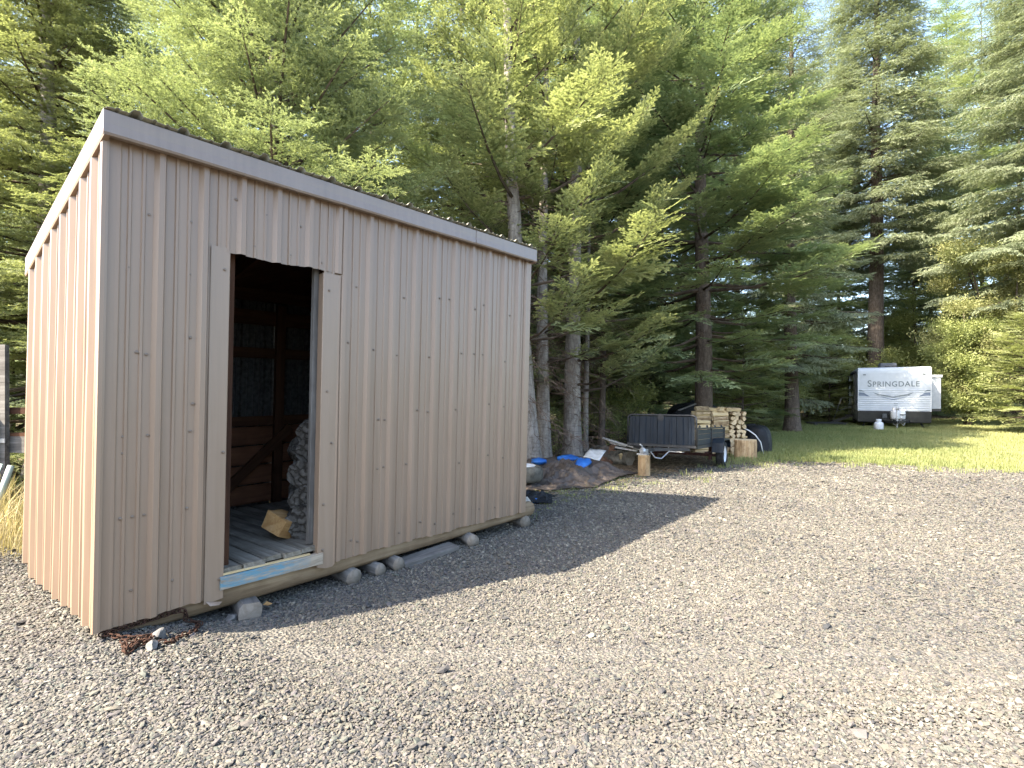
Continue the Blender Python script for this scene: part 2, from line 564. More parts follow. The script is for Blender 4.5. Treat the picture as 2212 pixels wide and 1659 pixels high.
# crushed stone
def stone_proto(seed):
    r = np.random.default_rng(seed)
    import bmesh
    bm = bmesh.new(); bmesh.ops.create_icosphere(bm, subdivisions=1, radius=1)
    P = np.array([v.co[:] for v in bm.verts]); F = [[v.index for v in f.verts] for f in bm.faces]; bm.free()
    A = r.normal(size=(7, 3)); A /= np.linalg.norm(A, axis=1, keepdims=True)
    for n_, d in zip(A, r.uniform(.45, .8, 7)):            # broken faces
        ex = np.maximum(0, P @ n_ - d); P = P - ex[:, None] * n_
    P *= r.uniform(.85, 1.15, (len(P), 1))
    P *= np.array([r.uniform(.9, 1.3), r.uniform(.65, .95), r.uniform(.45, .7)])
    return P, F, np.zeros(len(P))
def in_shed(x, y, pad=0.0):
    qx, qy = x + 2.163, y - 2.787
    tt = qx * .628 + qy * .778; ss = -qx * .778 + qy * .628
    return (tt > -pad) & (tt < 3.68 + pad) & (ss > -pad) & (ss < 1.83 + pad)
GP, GS = [], []
for y0 in np.arange(.6, 12.0, .2):
    y1 = y0 + .2
    dens = max(900, 11500 * math.exp(-.30 * max(0, y0 - 1.4)))
    sz = .0063 * (11500 / dens) ** .36
    xm = 1.04 * y1 + .7
    n = int((y1 - y0) * 2 * xm * dens)
    x = rng.uniform(-xm, xm, n); y = rng.uniform(y0, y1, n)
    gw = gravel_w(x, y) + rng.normal(0, .22, n)
    k = (np.abs(x) < 1.0 * y + .7) & (gw > 0) & ~in_shed(x, y, -.25)
    x, y = x[k], y[k]
    s = sz * np.exp(rng.normal(0, .30, len(x))); s = np.where(rng.random(len(x)) < .012, s * 1.8, s)
    s = np.clip(s, .0035, .034)
    z = np.array([gz(a_, b_) for a_, b_ in zip(x, y)])
    GP.append(np.stack([x, y, z + s * rng.uniform(-.1, .55, len(x))], 1)); GS.append(s)
GP = np.concatenate(GP); GS = np.concatenate(GS); n = len(GP)
t = NT('crushed_stone').set(.9, .15)
b = t.n('ShaderNodeAttribute', attribute_name='tint', attribute_type='INSTANCER')
base = t.ramp(b.outputs['Fac'], [(0, (.065, .067, .072)), (.16, (.115, .106, .103)), (.34, (.155, .140, .118)), (.5, (.130, .138, .122)), (.62, (.185, .163, .132)), (.78, (.150, .135, .138)), (.9, (.225, .205, .170)), (1, (.29, .27, .23))])
nn = t.noise(t.coord('Object'), 60, 3)
t.col(t.mix(1.0, base, t.ramp(nn, [(.3, (.56, .558, .535)), (.7, (.71, .708, .68))]), 'MULTIPLY'))
M['stone'] = t.mat
big = (np.sin(GP[:, 0] * 1.7 + 2 * np.sin(GP[:, 1] * .9)) * np.sin(GP[:, 1] * 1.9 + 1)) * .09 + .05 * np.sin(GP[:, 0] * .55 - GP[:, 1] * .8 + .6 * np.sin(GP[:, 1]))
gravel = scatter('gravel', [stone_proto(i) for i in range(4)], GP,
                 np.stack([rng.normal(0, .32, n), rng.normal(0, .32, n), rng.uniform(0, 6.28, n)], 1),
                 GS[:, None] * rng.uniform(.8, 1.25, (n, 3)) * np.array([1, 1, .8]), np.clip(rng.random(n) + big, 0, 1), [M['stone']])
tag(gravel, 'loose crushed grey and tan gravel covering the yard', 'gravel', None, 'stuff')

# ------------------------------------------------------------------ the shed
C0 = Vector((-2.163, 2.787, 0))
D1 = Vector((.628, .778, 0)).normalized()
D2 = Vector((-.778, .628, 0)).normalized()
def W(t_, s_, h):
    """along the front, into the shed, up; the frame has racked a little towards its far end"""
    q = max(0, t_) / 3.68
    t2 = -.023 + t_ * .9927 + h * math.tan(R(.94 + 1.36 * q))
    p = D1 * t2 + D2 * s_
    return (p.x, p.y, h * (1 + .025 * q))
shed = empty('storage_shed', C0, 0, 'brown steel sided lean-to storage shed with an open doorway', 'shed')
Z0 = .05
RIBH = .025
def prof(u0, u1, ribs, minor=True):
    """u, outward height of a ribbed sheet"""
    pts = [(u0, 0)]
    feats = []
    for r_ in ribs: feats += [(r_ - .034, 0), (r_ - .014, RIBH), (r_ + .014, RIBH), (r_ + .028, 0)]
    if minor:
        rr = [ribs[0] - .2286] + list(ribs) + [ribs[-1] + .2286]
        for a_, b_ in zip(rr[:-1], rr[1:]):
            g = b_ - a_
            for q in (.36, .64):
                m_ = a_ + g * q
                feats += [(m_ - .011, 0), (m_ - .006, .0075), (m_ + .006, .0075), (m_ + .011, 0)]
    pts += sorted(f for f in feats if u0 + .004 < f[0] < u1 - .004)
    pts.append((u1, 0))
    return pts
def sheet(name, mat, P, hb, ht, place, rows=7, wob=.0012, parent=shed, waver=.006, solid=.0012):
    """ribbed sheet: P profile, hb/ht functions of u, place(u, out, h) -> xyz"""
    mb = MB(); n_ = len(P)
    ph = random.uniform(0, 9)
    for j in range(rows + 1):
        for i, (u, o_) in enumerate(P):
            b_ = hb(u) + waver * math.sin(u * 11 + ph) * (j == 0) + random.uniform(-.002, .002) * (j == 0)
            h = b_ + (ht(u) - b_) * j / rows
            mb.v.append(place(u, o_ + wob * math.sin(u * 7 + j * 1.7 + ph) + random.uniform(-wob, wob) * .5, h))
    for j in range(rows):
        for i in range(n_ - 1):
            mb.f.append((j * n_ + i, j * n_ + i + 1, (j + 1) * n_ + i + 1, (j + 1) * n_ + i)); mb.m.append(0)
    return mb.build(name, mat, parent, recalc=False, solid=solid)
FR = lambda u, o_, h: W(u, -o_, h)
ribsL = [.255 + .2286 * k for k in range(2)]
ribsR = [1.43 + .2286 * k for k in range(10)]
HT = lambda u: 2.69
SID = M['siding']
sheet('wall_panel', SID, prof(.055, .60, ribsL), lambda u: Z0, HT, FR)
for a_, b_ in ((1.275, 2.014), (2.014, 2.928), (2.928, 3.66)):
    ZR = .082
    off = .0015 if a_ < 1.3 or a_ > 2.5 else 0
    sheet('wall_panel', SID, prof(a_, b_, [r_ for r_ in ribsR if a_ - .03 < r_ < b_ + .03] or [a_]), lambda u: .078 - .03 * (u - 1.3) / 2.4, HT, lambda u, o_, h, q=off: W(u, -o_ - q, h))
sheet('header_panel', SID, prof(.572, 1.44, [.70, .9286, 1.157, 1.385]), lambda u: 2.155, HT, lambda u, o_, h: W(u, -o_ - .0045, h), rows=3)
# sunlit end wall
RISE = (2.765 - 2.31) / 1.95
def roof_h(s_): return 2.765 - RISE * (s_ + .07)
ribsE = [.17 + .2286 * k for k in range(8)]
EN = lambda u, o_, h: W(-o_, u, h)
sheet('wall_panel', SID, prof(.03, .94, [r_ for r_ in ribsE if r_ < .95]), lambda u: Z0 - .03 * u, lambda u: roof_h(u) - .02, EN)
sheet('wall_panel', SID, prof(.94, 1.83, [r_ for r_ in ribsE if r_ > .93]), lambda u: Z0 - .03 * u + (.06 if u > 1.7 else 0), lambda u: roof_h(u) - .02, lambda u, o_, h: W(-o_ - .0015, u, h))
# far end and back walls
for a_, b_ in ((0, .94), (.94, 1.83)):
    sheet('wall_panel', SID, prof(a_, b_, [r_ for r_ in ribsE if a_ < r_ < b_]), lambda u: Z0, lambda u: roof_h(u) - .02, lambda u, o_, h: W(3.665 + o_, u, h), rows=3)
for k in range(4):
    a_ = .01 + .913 * k
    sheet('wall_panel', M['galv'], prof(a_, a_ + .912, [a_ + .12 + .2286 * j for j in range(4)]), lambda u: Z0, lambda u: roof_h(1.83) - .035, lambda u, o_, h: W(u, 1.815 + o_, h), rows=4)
# roof sheets
for k in range(4):
    a_ = -.022 + .931 * k
    sheet('roof_panel', M['roof'], prof(a_, a_ + .930, [a_ + .13 + .2286 * j for j in range(4)]), lambda u: -.095, lambda u: 1.93,
          lambda u, o_, s_: W(u, s_, roof_h(s_) + .008 + o_), rows=4, waver=.008)
# fascia, rake and corner trim, with hemmed lower lips
def strip(name, pts, mat, bevel=0, solid=.0015):
    mb = MB(); mb.add(pts, [(0, 1, 2, 3)])
    return mb.build(name, mat, shed, recalc=False, solid=solid, bevel=bevel)
def fascia(t0, t1, z_off=0):
    mb = MB()
    n_ = 8
    for i in range(n_ + 1):
        u = t0 + (t1 - t0) * i / n_
        wv = .002 * math.sin(u * 5)
        for s_, h in ((-.03, 2.645), (-.075 - z_off, 2.640 + wv), (-.082 - z_off, 2.651 + wv), (-.078 - z_off + wv, 2.70), (-.080 - z_off, 2.763), (-.03, 2.769)):
            mb.v.append(W(u, s_, h))
    for i in range(n_):
        for j in range(5):
            mb.f.append((i * 6 + j, i * 6 + 6 + j, i * 6 + 7 + j, i * 6 + 1 + j)); mb.m.append(0)
    return mb.build('fascia', M['trim'], shed, recalc=False, solid=.0015)
fascia(-.031, 2.785); fascia(2.765, 3.705, .004)
mb = MB()
for i in range(9):
    s_ = -.079 + (1.90 + .079) * i / 8
    for t_, dh in ((.0, -.128), (-.026, -.130), (-.031, -.118), (-.029, -.06), (-.031, .004), (-.0, .008)):
        mb.v.append(W(t_ + .001 * math.sin(i), s_, roof_h(s_) + dh))
for i in range(8):
    for j in range(5): mb.f.append((i * 6 + j, i * 6 + 6 + j, i * 6 + 7 + j, i * 6 + 1 + j)); mb.m.append(0)
mb.build('rake_trim', SID, shed, recalc=False, solid=.0015)
mb = MB()
for i in range(9):
    s_ = -.079 + (1.90 + .079) * i / 8
    for t_, dh in ((3.66, -.128), (3.708, -.13), (3.711, .004), (3.68, .008)):
        mb.v.append(W(t_, s_, roof_h(s_) + dh))
for i in range(8):
    for j in range(3): mb.f.append((i * 4 + j, i * 4 + 4 + j, i * 4 + 5 + j, i * 4 + 1 + j)); mb.m.append(0)
mb.build('rake_trim', SID, shed, recalc=False, solid=.0015)
# corner trim with rolled beads
cp = [(.070, .004), (.064, .008), (.050, .004), (.012, .004), (.010, .020), (-.002, .024), (-.020, .022)]
mb = MB()
for h in (Z0 - .006, .9, 1.8, 2.69):
    for t_, o_ in cp: mb.v.append(W(t_, -o_, h))
    for t_, s_ in ((-.024, -.002), (-.022, .010), (-.006, .014), (-.005, .052), (-.010, .062), (-.004, .070)): mb.v.append(W(t_, s_, h))
nn_ = len(cp) + 6
for j in range(3):
    for i in range(nn_ - 1): mb.f.append((j * nn_ + i, j * nn_ + i + 1, (j + 1) * nn_ + i + 1, (j + 1) * nn_ + i)); mb.m.append(0)
mb.build('corner_trim', SID, shed, recalc=False, solid=.001)
mb = MB()
for h in (Z0 - .005, 1.3, 2.69):
    for t_, s_ in ((3.60, -.004), (3.612, -.022), (3.69, -.023), (3.694, -.02), (3.694, .05)): mb.v.append(W(t_, s_, h))
for j in range(2):
    for i in range(4): mb.f.append((j * 5 + i, j * 5 + i + 1, (j + 1) * 5 + i + 1, (j + 1) * 5 + i)); mb.m.append(0)
mb.build('corner_trim', SID, shed, recalc=False, solid=.001)
# flat flashing down both sides of the doorway
def jamb(t0, t1, hb, ht, o0, o1, flap):
    mb = MB(); n_ = 12
    for j in range(n_ + 1):
        h = hb + (ht - hb) * j / n_
        lift = .006 * math.exp(-((h - .95) / .16) ** 2) + .0015 * math.sin(h * 6)
        for t_, o_ in ((t0, o0 + lift), (t0 + .015, o0 + .4 * lift), ((t0 + t1) / 2, (o0 + o1) / 2), (t1 - .003, o1), (t1, o1 - .002), (flap, -.05)):
            mb.v.append(W(t_, -o_ if o_ > -.04 else .05, h + (.012 * (t_ - t0) / (t1 - t0) if j == 0 else 0)))
    for j in range(n_):
        for i in range(5): mb.f.append((j * 6 + i, j * 6 + i + 1, (j + 1) * 6 + i + 1, (j + 1) * 6 + i)); mb.m.append(0)
    mb.build('door_flashing', M['jamb'], shed, recalc=False, solid=.001)
jamb(.522, .632, .028, 2.185, .008, .010, .629)
mb = MB(); n_ = 12
for j in range(n_ + 1):
    h = .065 + (2.14 - .065) * j / n_
    lift = .004 * math.sin(h * 3)
    for t_, s_ in ((1.268, .05), (1.265, -.012), (1.268, -.016), (1.33, -.017), (1.385, -.017 - .003 * math.sin(h * 4)), (1.398, -.024 - lift * .4)):
        mb.v.append(W(t_, s_, h - (.02 if j == 0 and 1.28 < t_ < 1.39 else 0)))
for j in range(n_):
    for i in range(5): mb.f.append((j * 6 + i, j * 6 + i + 1, (j + 1) * 6 + i + 1, (j + 1) * 6 + i)); mb.m.append(0)
mb.build('door_flashing', M['jamb'], shed, recalc=False, solid=.001)
# bent flap at the foot of the near flashing
strip('bent_flap', [W(.53, -.012, .045), W(.625, -.014, .02), W(.60, -.035, .012), W(.55, -.03, .018)], M['jamb'])
# screws with rubber washers
smb = MB()
smb.lathe([(.009, 0), (.009, .002), (.006, .003), (.006, .0065), (.003, .0075)], 8)
screw_me = smb.mesh(M['screw'])
fq = Matrix((D1, Vector((0, 0, 1)), -D2)).transposed().to_euler()   # local z -> outward of the front
eq = Matrix((-D2, Vector((0, 0, 1)), -D1)).transposed().to_euler()
def screw(t_, h, end=False, out=.0):
    p = W(-out - .0005, t_, h) if end else W(t_, -out - .0005, h)
    link('screw', screw_me, shed, p, eq if end else fq, [random.uniform(.9, 1.15)] * 3)
for t_, h in ((.11, 1.98), (.20, 2.29), (.155, 1.52), (.20, 1.51), (.10, 1.06), (.175, 1.06), (.215, 1.06), (.10, .97), (.44, 1.23), (.43, 1.07), (.095, .62), (.15, .62), (.205, .62),
              (.42, .62), (.15, .22), (.35, .22), (.41, 2.30), (.41, 1.99), (.42, 1.62)): screw(t_, h, out=.001)
for t_, h in ((.605, .16), (.612, .93), (.60, 2.05)): screw(t_, h, out=.011)
for t_, h in ((1.30, .18), (1.30, .5), (1.31, 1.30), (1.31, 2.02), (1.355, .93)): screw(t_, h, out=.018)
for t_, h in ((.78, 2.23), (1.02, 2.22), (1.25, 2.21), (.66, 2.5), (.85, 2.45), (1.09, 2.43)): screw(t_, h, out=.006)
for k, r_ in enumerate(ribsR[:-1]):
    for h in (.20, .68, 1.12, 1.62, 2.1):
        if random.random() < .80: screw(r_ + random.choice((-.055, .055, .115)), h + random.uniform(-.05, .05) - (.04 if h < .3 else 0), out=.003)
for k, r_ in enumerate(ribsE):
    for h in (.26, .60, 1.03, 1.48, 1.82):
        if h < roof_h(r_) - .25 and random.random() < .93: screw(r_ + .072 + random.uniform(-.01, .01), h + random.uniform(-.015, .015) - .03 * (r_ - .9), True, .003)
# skid log along the front, rear skid
def log_mesh(L, r0, r1, n=14, seg=12, wob=.06, bow=.01, flat=0):
    mb = MB(); rr = random.Random(int(L * 1000) + int(r0 * 5000))
    ph = [rr.uniform(0, 6) for _ in range(4)]
    for i in range(seg + 1):
        x = L * i / seg
        for k in range(n):
            a_ = 2 * math.pi * k / n
            r_ = (r0 + (r1 - r0) * i / seg) * (1 + wob * math.sin(2 * a_ + ph[0] + x) + wob * .6 * math.sin(3 * a_ + ph[1] - 2 * x) + rr.uniform(-wob, wob) * .35)
            y, z = r_ * math.cos(a_), r_ * math.sin(a_)
            if flat: z = max(-flat * r0, min(flat * r0, z)); y = max(-flat * r0 * 1.2, min(flat * r0 * 1.2, y))
            mb.v.append((x, y + bow * math.sin(x / L * 3.1), z + bow * .5 * math.sin(x / L * 5 + ph[2])))
    for i in range(seg):
        for k in range(n):
            k2 = (k + 1) % n
            mb.f.append((i * n + k, i * n + k2, (i + 1) * n + k2, (i + 1) * n + k)); mb.m.append(0)
    for i, f_ in ((0, 1), (seg, -1)):
        b_ = len(mb.v)
        c_ = np.mean(mb.v[i * n:(i + 1) * n], axis=0)
        mb.v.append((c_[0] - f_ * .012 * r0 / .1, c_[1], c_[2]))
        for k in range(n):
            k2 = (k + 1) % n
            mb.f.append((i * n + k2, i * n + k, b_)[::f_]); mb.m.append(1)
    return mb
D1R = math.atan2(D1.y, D1.x)
o = link('skid_beam', log_mesh(3.86, .084, .080, 16, 26, .035, .006).mesh([M['beam'], M['greyend']], True), shed, W(.035, .105, .030), (0, 0, D1R))
o = link('skid_beam', log_mesh(3.7, .09, .085, 12, 10, .05, .01).mesh([M['beam'], M['greyend']], True), shed, W(.05, 1.70, .05), (0, 0, D1R))
for u in (1.2, 2.4): pass
# floor boards run from the doorway to the back; their worn ends show
u = .06
PR_ = random.Random(3)
while u < 3.5:
    wd_ = PR_.uniform(.125, .15)
    f0 = PR_.uniform(-.004, .035) if .5 < u < 1.4 else .06
    mb = MB(); n_ = 6
    for i in range(n_ + 1):
        s_ = f0 + (1.76 - f0) * i / n_
        cup = PR_.uniform(-.003, .003)
        for du, h in ((0.004, .182), (0.004, .208 + cup), (.012, .214 + cup), (wd_ / 2, .212), (wd_ - .012, .214 - cup), (wd_ - .004, .208 - cup), (wd_ - .004, .182)):
            e_ = PR_.uniform(-.006, .006) if i == 0 else 0
            mb.v.append((du, s_ + e_, h))
    for i in range(n_):
        for j in range(7):
            j2 = (j + 1) % 7
            mb.f.append((i * 7 + j, i * 7 + 7 + j, i * 7 + 7 + j2, i * 7 + j2)); mb.m.append(0)
    mb.f += [tuple(range(7)), tuple(n_ * 7 + j for j in reversed(range(7)))]; mb.m += [0, 0]
    o = mb.build('floor_plank', M['plank'], shed)
    p = W(u, 0, 0); o.location = p; o.rotation_euler = (0, 0, D1R)
    u += wd_ + .004
# threshold board and broken trim slat above it
mb = MB(); n_ = 10
for i in range(n_ + 1):
    x = -.345 + .69 * i / n_
    for y, z in ((-.019, -.040), (-.021, .038 - .004 * math.sin(i)), (.019, .040), (.019, -.04)): mb.v.append((x, y, z))
for i in range(n_):
    for j in range(4): mb.f.append((i * 4 + j, i * 4 + 4 + j, i * 4 + 4 + (j + 1) % 4, i * 4 + (j + 1) % 4)); mb.m.append(0)
mb.f += [(0, 1, 2, 3), tuple(n_ * 4 + j for j in (3, 2, 1, 0))]; mb.m += [0, 0]
o = mb.build('threshold_board', M['blueboard'], shed, bevel=.003)
o.location = W(.957, -.005, .128); o.rotation_euler = (0, .012, D1R)
mb = MB(); mb.box(-.30, .28, -.012, .012, -.009, .008, jit=.004)
o = mb.build('threshold_slat', M['splitpale'], shed); o.location = W(.93, .002, .175); o.rotation_euler = (0, .02, D1R)
# inside: studs, girts, rear boards, brace
def inbar(name, a_, b_, wd_, ht_, mat):
    a_, b_ = Vector(W(*a_)), Vector(W(*b_))
    L = (b_ - a_).length
    mb = MB(); mb.box(0, L, -wd_ / 2, wd_ / 2, -ht_ / 2, ht_ / 2)
    o = mb.build(name, mat, shed, bevel=.003)
    o.location = a_
    o.rotation_euler = (b_ - a_).to_track_quat('X', 'Z').to_euler()
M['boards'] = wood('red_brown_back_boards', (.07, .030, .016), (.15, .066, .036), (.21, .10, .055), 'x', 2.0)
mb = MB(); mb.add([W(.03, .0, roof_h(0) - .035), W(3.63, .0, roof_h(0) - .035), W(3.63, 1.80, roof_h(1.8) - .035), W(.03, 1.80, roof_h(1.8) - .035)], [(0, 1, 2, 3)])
mb.build('roof_shade_sheet', M['redwood'], shed, recalc=False, solid=.018)  # added dark sheet that keeps the underside of the roof black
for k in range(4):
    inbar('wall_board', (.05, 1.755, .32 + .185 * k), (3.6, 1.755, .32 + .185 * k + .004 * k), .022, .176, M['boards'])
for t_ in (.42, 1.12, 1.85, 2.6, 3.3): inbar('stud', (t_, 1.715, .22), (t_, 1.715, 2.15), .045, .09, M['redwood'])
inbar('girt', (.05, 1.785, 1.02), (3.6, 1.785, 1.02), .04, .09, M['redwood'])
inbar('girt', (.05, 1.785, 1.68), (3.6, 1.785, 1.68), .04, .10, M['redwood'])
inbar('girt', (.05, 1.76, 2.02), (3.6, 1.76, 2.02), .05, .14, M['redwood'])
inbar('eave_light_stop', (.02, 1.785, roof_h(1.785) - .075), (3.64, 1.785, roof_h(1.785) - .075), .05, .15, M['redwood'])  # added board, shuts out light leaking in under the rear eave
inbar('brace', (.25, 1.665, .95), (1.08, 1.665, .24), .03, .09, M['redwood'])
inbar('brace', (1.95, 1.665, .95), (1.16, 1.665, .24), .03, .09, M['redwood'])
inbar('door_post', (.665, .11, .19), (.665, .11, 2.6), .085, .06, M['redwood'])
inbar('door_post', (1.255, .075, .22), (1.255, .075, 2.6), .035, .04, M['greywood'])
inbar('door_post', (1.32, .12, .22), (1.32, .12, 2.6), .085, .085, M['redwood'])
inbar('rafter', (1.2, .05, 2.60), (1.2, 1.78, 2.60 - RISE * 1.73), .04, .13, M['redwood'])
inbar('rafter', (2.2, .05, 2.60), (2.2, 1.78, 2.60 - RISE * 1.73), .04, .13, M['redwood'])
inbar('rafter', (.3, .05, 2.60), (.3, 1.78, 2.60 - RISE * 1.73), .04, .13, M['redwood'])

# ------------------------------------------------------------------ split firewood
def split_log(seed, L=.40, r=.09, barkside=True):
    """a split billet along x: wedge or slab cross-section, bark on its round side"""
    rr = random.Random(seed)
    kind = rr.choice((0, 0, 1, 2))
    if kind == 0:
        cs = [(0, -r * .75), (r * .95, -r * .1), (r * .8, r * .45), (r * .3, r * .8), (-r * .3, r * .85), (-r * .8, r * .5), (-r * .95, -r * .05)]; bk = {1, 2, 3, 4, 5}
    elif kind == 1:
        cs = [(-r, -r * .5), (r, -r * .55), (r * 1.05, r * .25), (r * .5, r * .6), (-r * .5, r * .65), (-r * .95, r * .3)]; bk = {2, 3, 4}
    else:
        cs = [(-r * .9, -r * .6), (r * .85, -r * .7), (r * .95, r * .55), (-r * .8, r * .65)]; bk = {2}
    cs = [(y + rr.uniform(-.12, .12) * r, z + rr.uniform(-.12, .12) * r) for y, z in cs]
    n_ = len(cs); seg = 5; mb = MB()
    ph = rr.uniform(0, 6)
    for i in range(seg + 1):
        x = -L / 2 + L * i / seg + 0
        for k, (y, z) in enumerate(cs):
            q = 1 + .06 * math.sin(i * 1.9 + k * 2 + ph) + rr.uniform(-.05, .05)
            mb.v.append((x + (rr.uniform(-.012, .012) if i in (0, seg) else 0), y * q, z * q))
    for i in range(seg):
        for k in range(n_):
            k2 = (k + 1) % n_
            mb.f.append((i * n_ + k, i * n_ + k2, (i + 1) * n_ + k2, (i + 1) * n_ + k)); mb.m.append(1 if (k in bk and barkside) else 0)
    mb.f += [tuple(reversed(range(n_))), tuple(seg * n_ + k for k in range(n_))]; mb.m += [2, 2]
    return mb
def round_log(seed, L=.4, r=.1):
    rr = random.Random(seed); mb = MB(); n_, seg = 22, 12
    N1 = [[rr.uniform(-1, 1) for _ in range(n_)] for _ in range(seg + 1)]
    for i in range(seg + 1):
        for k in range(n_):
            a_ = 2 * math.pi * k / n_
            q = r * (1 + .07 * N1[i][k] + .10 * N1[i // 3 * 3][k // 3 * 3] + .04 * math.sin(2 * a_ + seed))
            mb.v.append((-L / 2 + L * i / seg, q * math.cos(a_), q * math.sin(a_)))
    for i in range(seg):
        for k in range(n_):
            k2 = (k + 1) % n_
            mb.f.append((i * n_ + k, i * n_ + k2, (i + 1) * n_ + k2, (i + 1) * n_ + k)); mb.m.append(1)
    mb.f += [tuple(reversed(range(n_))), tuple(seg * n_ + k for k in range(n_))]; mb.m += [2, 2]
    return mb
WM = [M['split'], M['bark'], M['cutend']]
# bark covered billets stacked just inside the doorway, on the right
ords = ['lowest', 'second', 'third', 'fourth', 'topmost']
hh = .215
for k, (r_, tt, ss) in enumerate(((.125, 1.43, .42), (.080, 1.42, .50), (.105, 1.46, .48), (.100, 1.47, .52), (.080, 1.50, .50))):
    o = link('bark_log', round_log(40 + k, .40, r_ * 1.08).mesh([M['split'], M['bark'], M['bark']]), None)
    p = Vector(W(tt, ss, hh + r_ * .92)) + C0
    o.location = p; o.rotation_euler = (random.uniform(0, 3), random.uniform(-.06, .06), D1R + 1.0 + random.uniform(-.35, .35))
    tag(o, f'rough grey bark covered log inside the shed doorway, {ords[k]} of the stack', 'firewood', 'bark logs stacked inside the shed')
    hh += r_ * 1.72
o = link('split_log', split_log(12, .30, .10, False).mesh([M['split'], M['bark'], M['split']]))
o.location = C0 + Vector(W(1.27, .43, .30)); o.rotation_euler = (.5, .25, D1R + .5)
tag(o, 'orange split log lying on the shed floor against the bark logs', 'firewood')

# ------------------------------------------------------------------ blocks under the skid
def on_ground(px, py):
    p = at(px, py, 5.0)
    d = p - cam.location
    for _ in range(40):
        pass
    lo, hi = .5, 80.0
    for _ in range(60):
        m_ = (lo + hi) / 2
        q = cam.location + d * (m_ / 5.0)
        if q.z > gz(q.x, q.y): lo = m_
        else: hi = m_
    return cam.location + d * (lo / 5.0)
def under_log(px, py, r_, L, label, seed, yaw=0.0, flat=0, mats=None):
    p = on_ground(px, py)
    dirv = Vector((D2.x, D2.y, 0))
    o = link('support_log', log_mesh(L, r_, r_ * .97, 14, 5, .05 + seed * .0, .0, flat).mesh(mats or [M['greywood'], M['greyend']], not flat))
    o.location = (p.x, p.y, gz(p.x, p.y) + r_ * (flat or 1) * .80)
    o.rotation_euler = (random.uniform(0, 1.5) if not flat else random.uniform(-.1, .1), 0, math.atan2(dirv.y, dirv.x) + yaw)
    tag(o, label, 'log', 'log blocks propping up the shed')
    return o
under_log(541, 1338, .075, .5, 'squared grey timber block propping the shed beam below the doorway', 1, -.25, .75)
under_log(765, 1262, .062, .5, 'round grey log block under the beam, nearest the doorway of the three in a row', 2, -.1)
under_log(822, 1243, .052, .5, 'small round log block between two others under the shed beam', 3, .0)
under_log(862, 1232, .056, .5, 'cracked log block beside a small round one under the beam, nearest the flat board', 4, -.15)
under_log(1022, 1180, .062, .55, 'weathered log block under the beam past the flat board', 5, -.35)
under_log(1135, 1139, .070, .6, 'round grey log block under the far end of the shed', 6, -.3)
p = on_ground(925, 1205)
mb = MB(); mb.box(-.30, .30, -.07, .07, -.018, .018, jit=.005)
o = mb.build('board', M['greywood'], None, bevel=.002); o.location = (p.x, p.y, gz(p.x, p.y) + .03); o.rotation_euler = (.12, -.04, D1R - .05)
tag(o, 'flat grey board lying on the gravel under the shed beam', 'board')
# stump-like pale stone at the shed's far corner
def rock(px, py, sx, sy, sz, label, mat, seed, rise=.5):
    import bmesh
    bm = bmesh.new(); bmesh.ops.create_icosphere(bm, subdivisions=3, radius=1)
    r = np.random.default_rng(seed)
    A = r.normal(size=(12, 3)); A /= np.linalg.norm(A, axis=1, keepdims=True)
    for v_ in bm.verts:
        P = np.array(v_.co)
        for n_, d in zip(A, np.linspace(.55, .9, 12)):
            P = P - max(0, P @ n_ - d) * n_
        v_.co = P * np.array([sx, sy, sz])
    me = bpy.data.meshes.new('rock'); bm.to_mesh(me); bm.free(); me.materials.append(mat)
    p = on_ground(px, py)
    o = link('rock', me, None, (p.x, p.y, p.z + sz * rise), (0, 0, seed))
    return tag(o, label, 'rock')
M['rock'] = simple('grey_rock', (.11, .107, .10), (.21, .20, .19), 12, .9, .15, bump=.4)
M['palerock'] = simple('pale_rock', (.42, .38, .31), (.60, .56, .48), 10, .9, .15, bump=.3)
rock(327, 1402, .045, .035, .03, 'fist sized grey rock in the sun beside the rusty chain', M['rock'], 2)
rock(345, 1378, .05, .04, .035, 'grey rock in the shade under the skid beam', M['rock'], 5)
rock(502, 1340, .05, .04, .03, 'brown grey stone beside the squared timber block', M['rock'], 8)
rock(1140, 1104, .09, .09, .10, 'pale rounded stone at the far foot of the shed', M['palerock'], 11, .8)
# fallen leaf
p = on_ground(578, 1318)
mb = MB(); mb.add([(-.03, 0, .0), (-.008, .02, .012), (.03, .004, .006), (0, -.02, .014)], [(0, 3, 2, 1)])
o = mb.build('fallen_leaf', M['split'], None, recalc=False, solid=.0008); o.location = (p.x, p.y, p.z + .035); o.rotation_euler = (.5, .2, .6)
tag(o, 'curled orange brown leaf beside the squared timber block', 'leaf')

# ------------------------------------------------------------------ rusty chain
chain = empty('rusty_chain', on_ground(290, 1400), 0, 'heavy rusty chain hanging off the skid beam and heaped on gravel', 'chain')
def link_mesh():
    mb = MB(); n_, m_ = 14, 6
    L, Wd, r_ = .020, .0125, .0042
    for i in range(n_):
        a_ = 2 * math.pi * i / n_
        cx = math.cos(a_) * Wd + (L - Wd) * (1 if math.cos(a_) > 0 else -1) * (abs(math.cos(a_)) > .1)
        cy = math.sin(a_) * Wd
        nx_, ny_ = math.cos(a_), math.sin(a_)
        for k in range(m_):
            b_ = 2 * math.pi * k / m_
            mb.v.append((cx + nx_ * r_ * math.cos(b_), cy + ny_ * r_ * math.cos(b_), r_ * math.sin(b_)))
    for i in range(n_):
        for k in range(m_):
            mb.f.append((i * m_ + k, ((i + 1) % n_) * m_ + k, ((i + 1) % n_) * m_ + (k + 1) % m_, i * m_ + (k + 1) % m_)); mb.m.append(0)
    return mb.mesh(M['rust'], True)
LK = link_mesh()
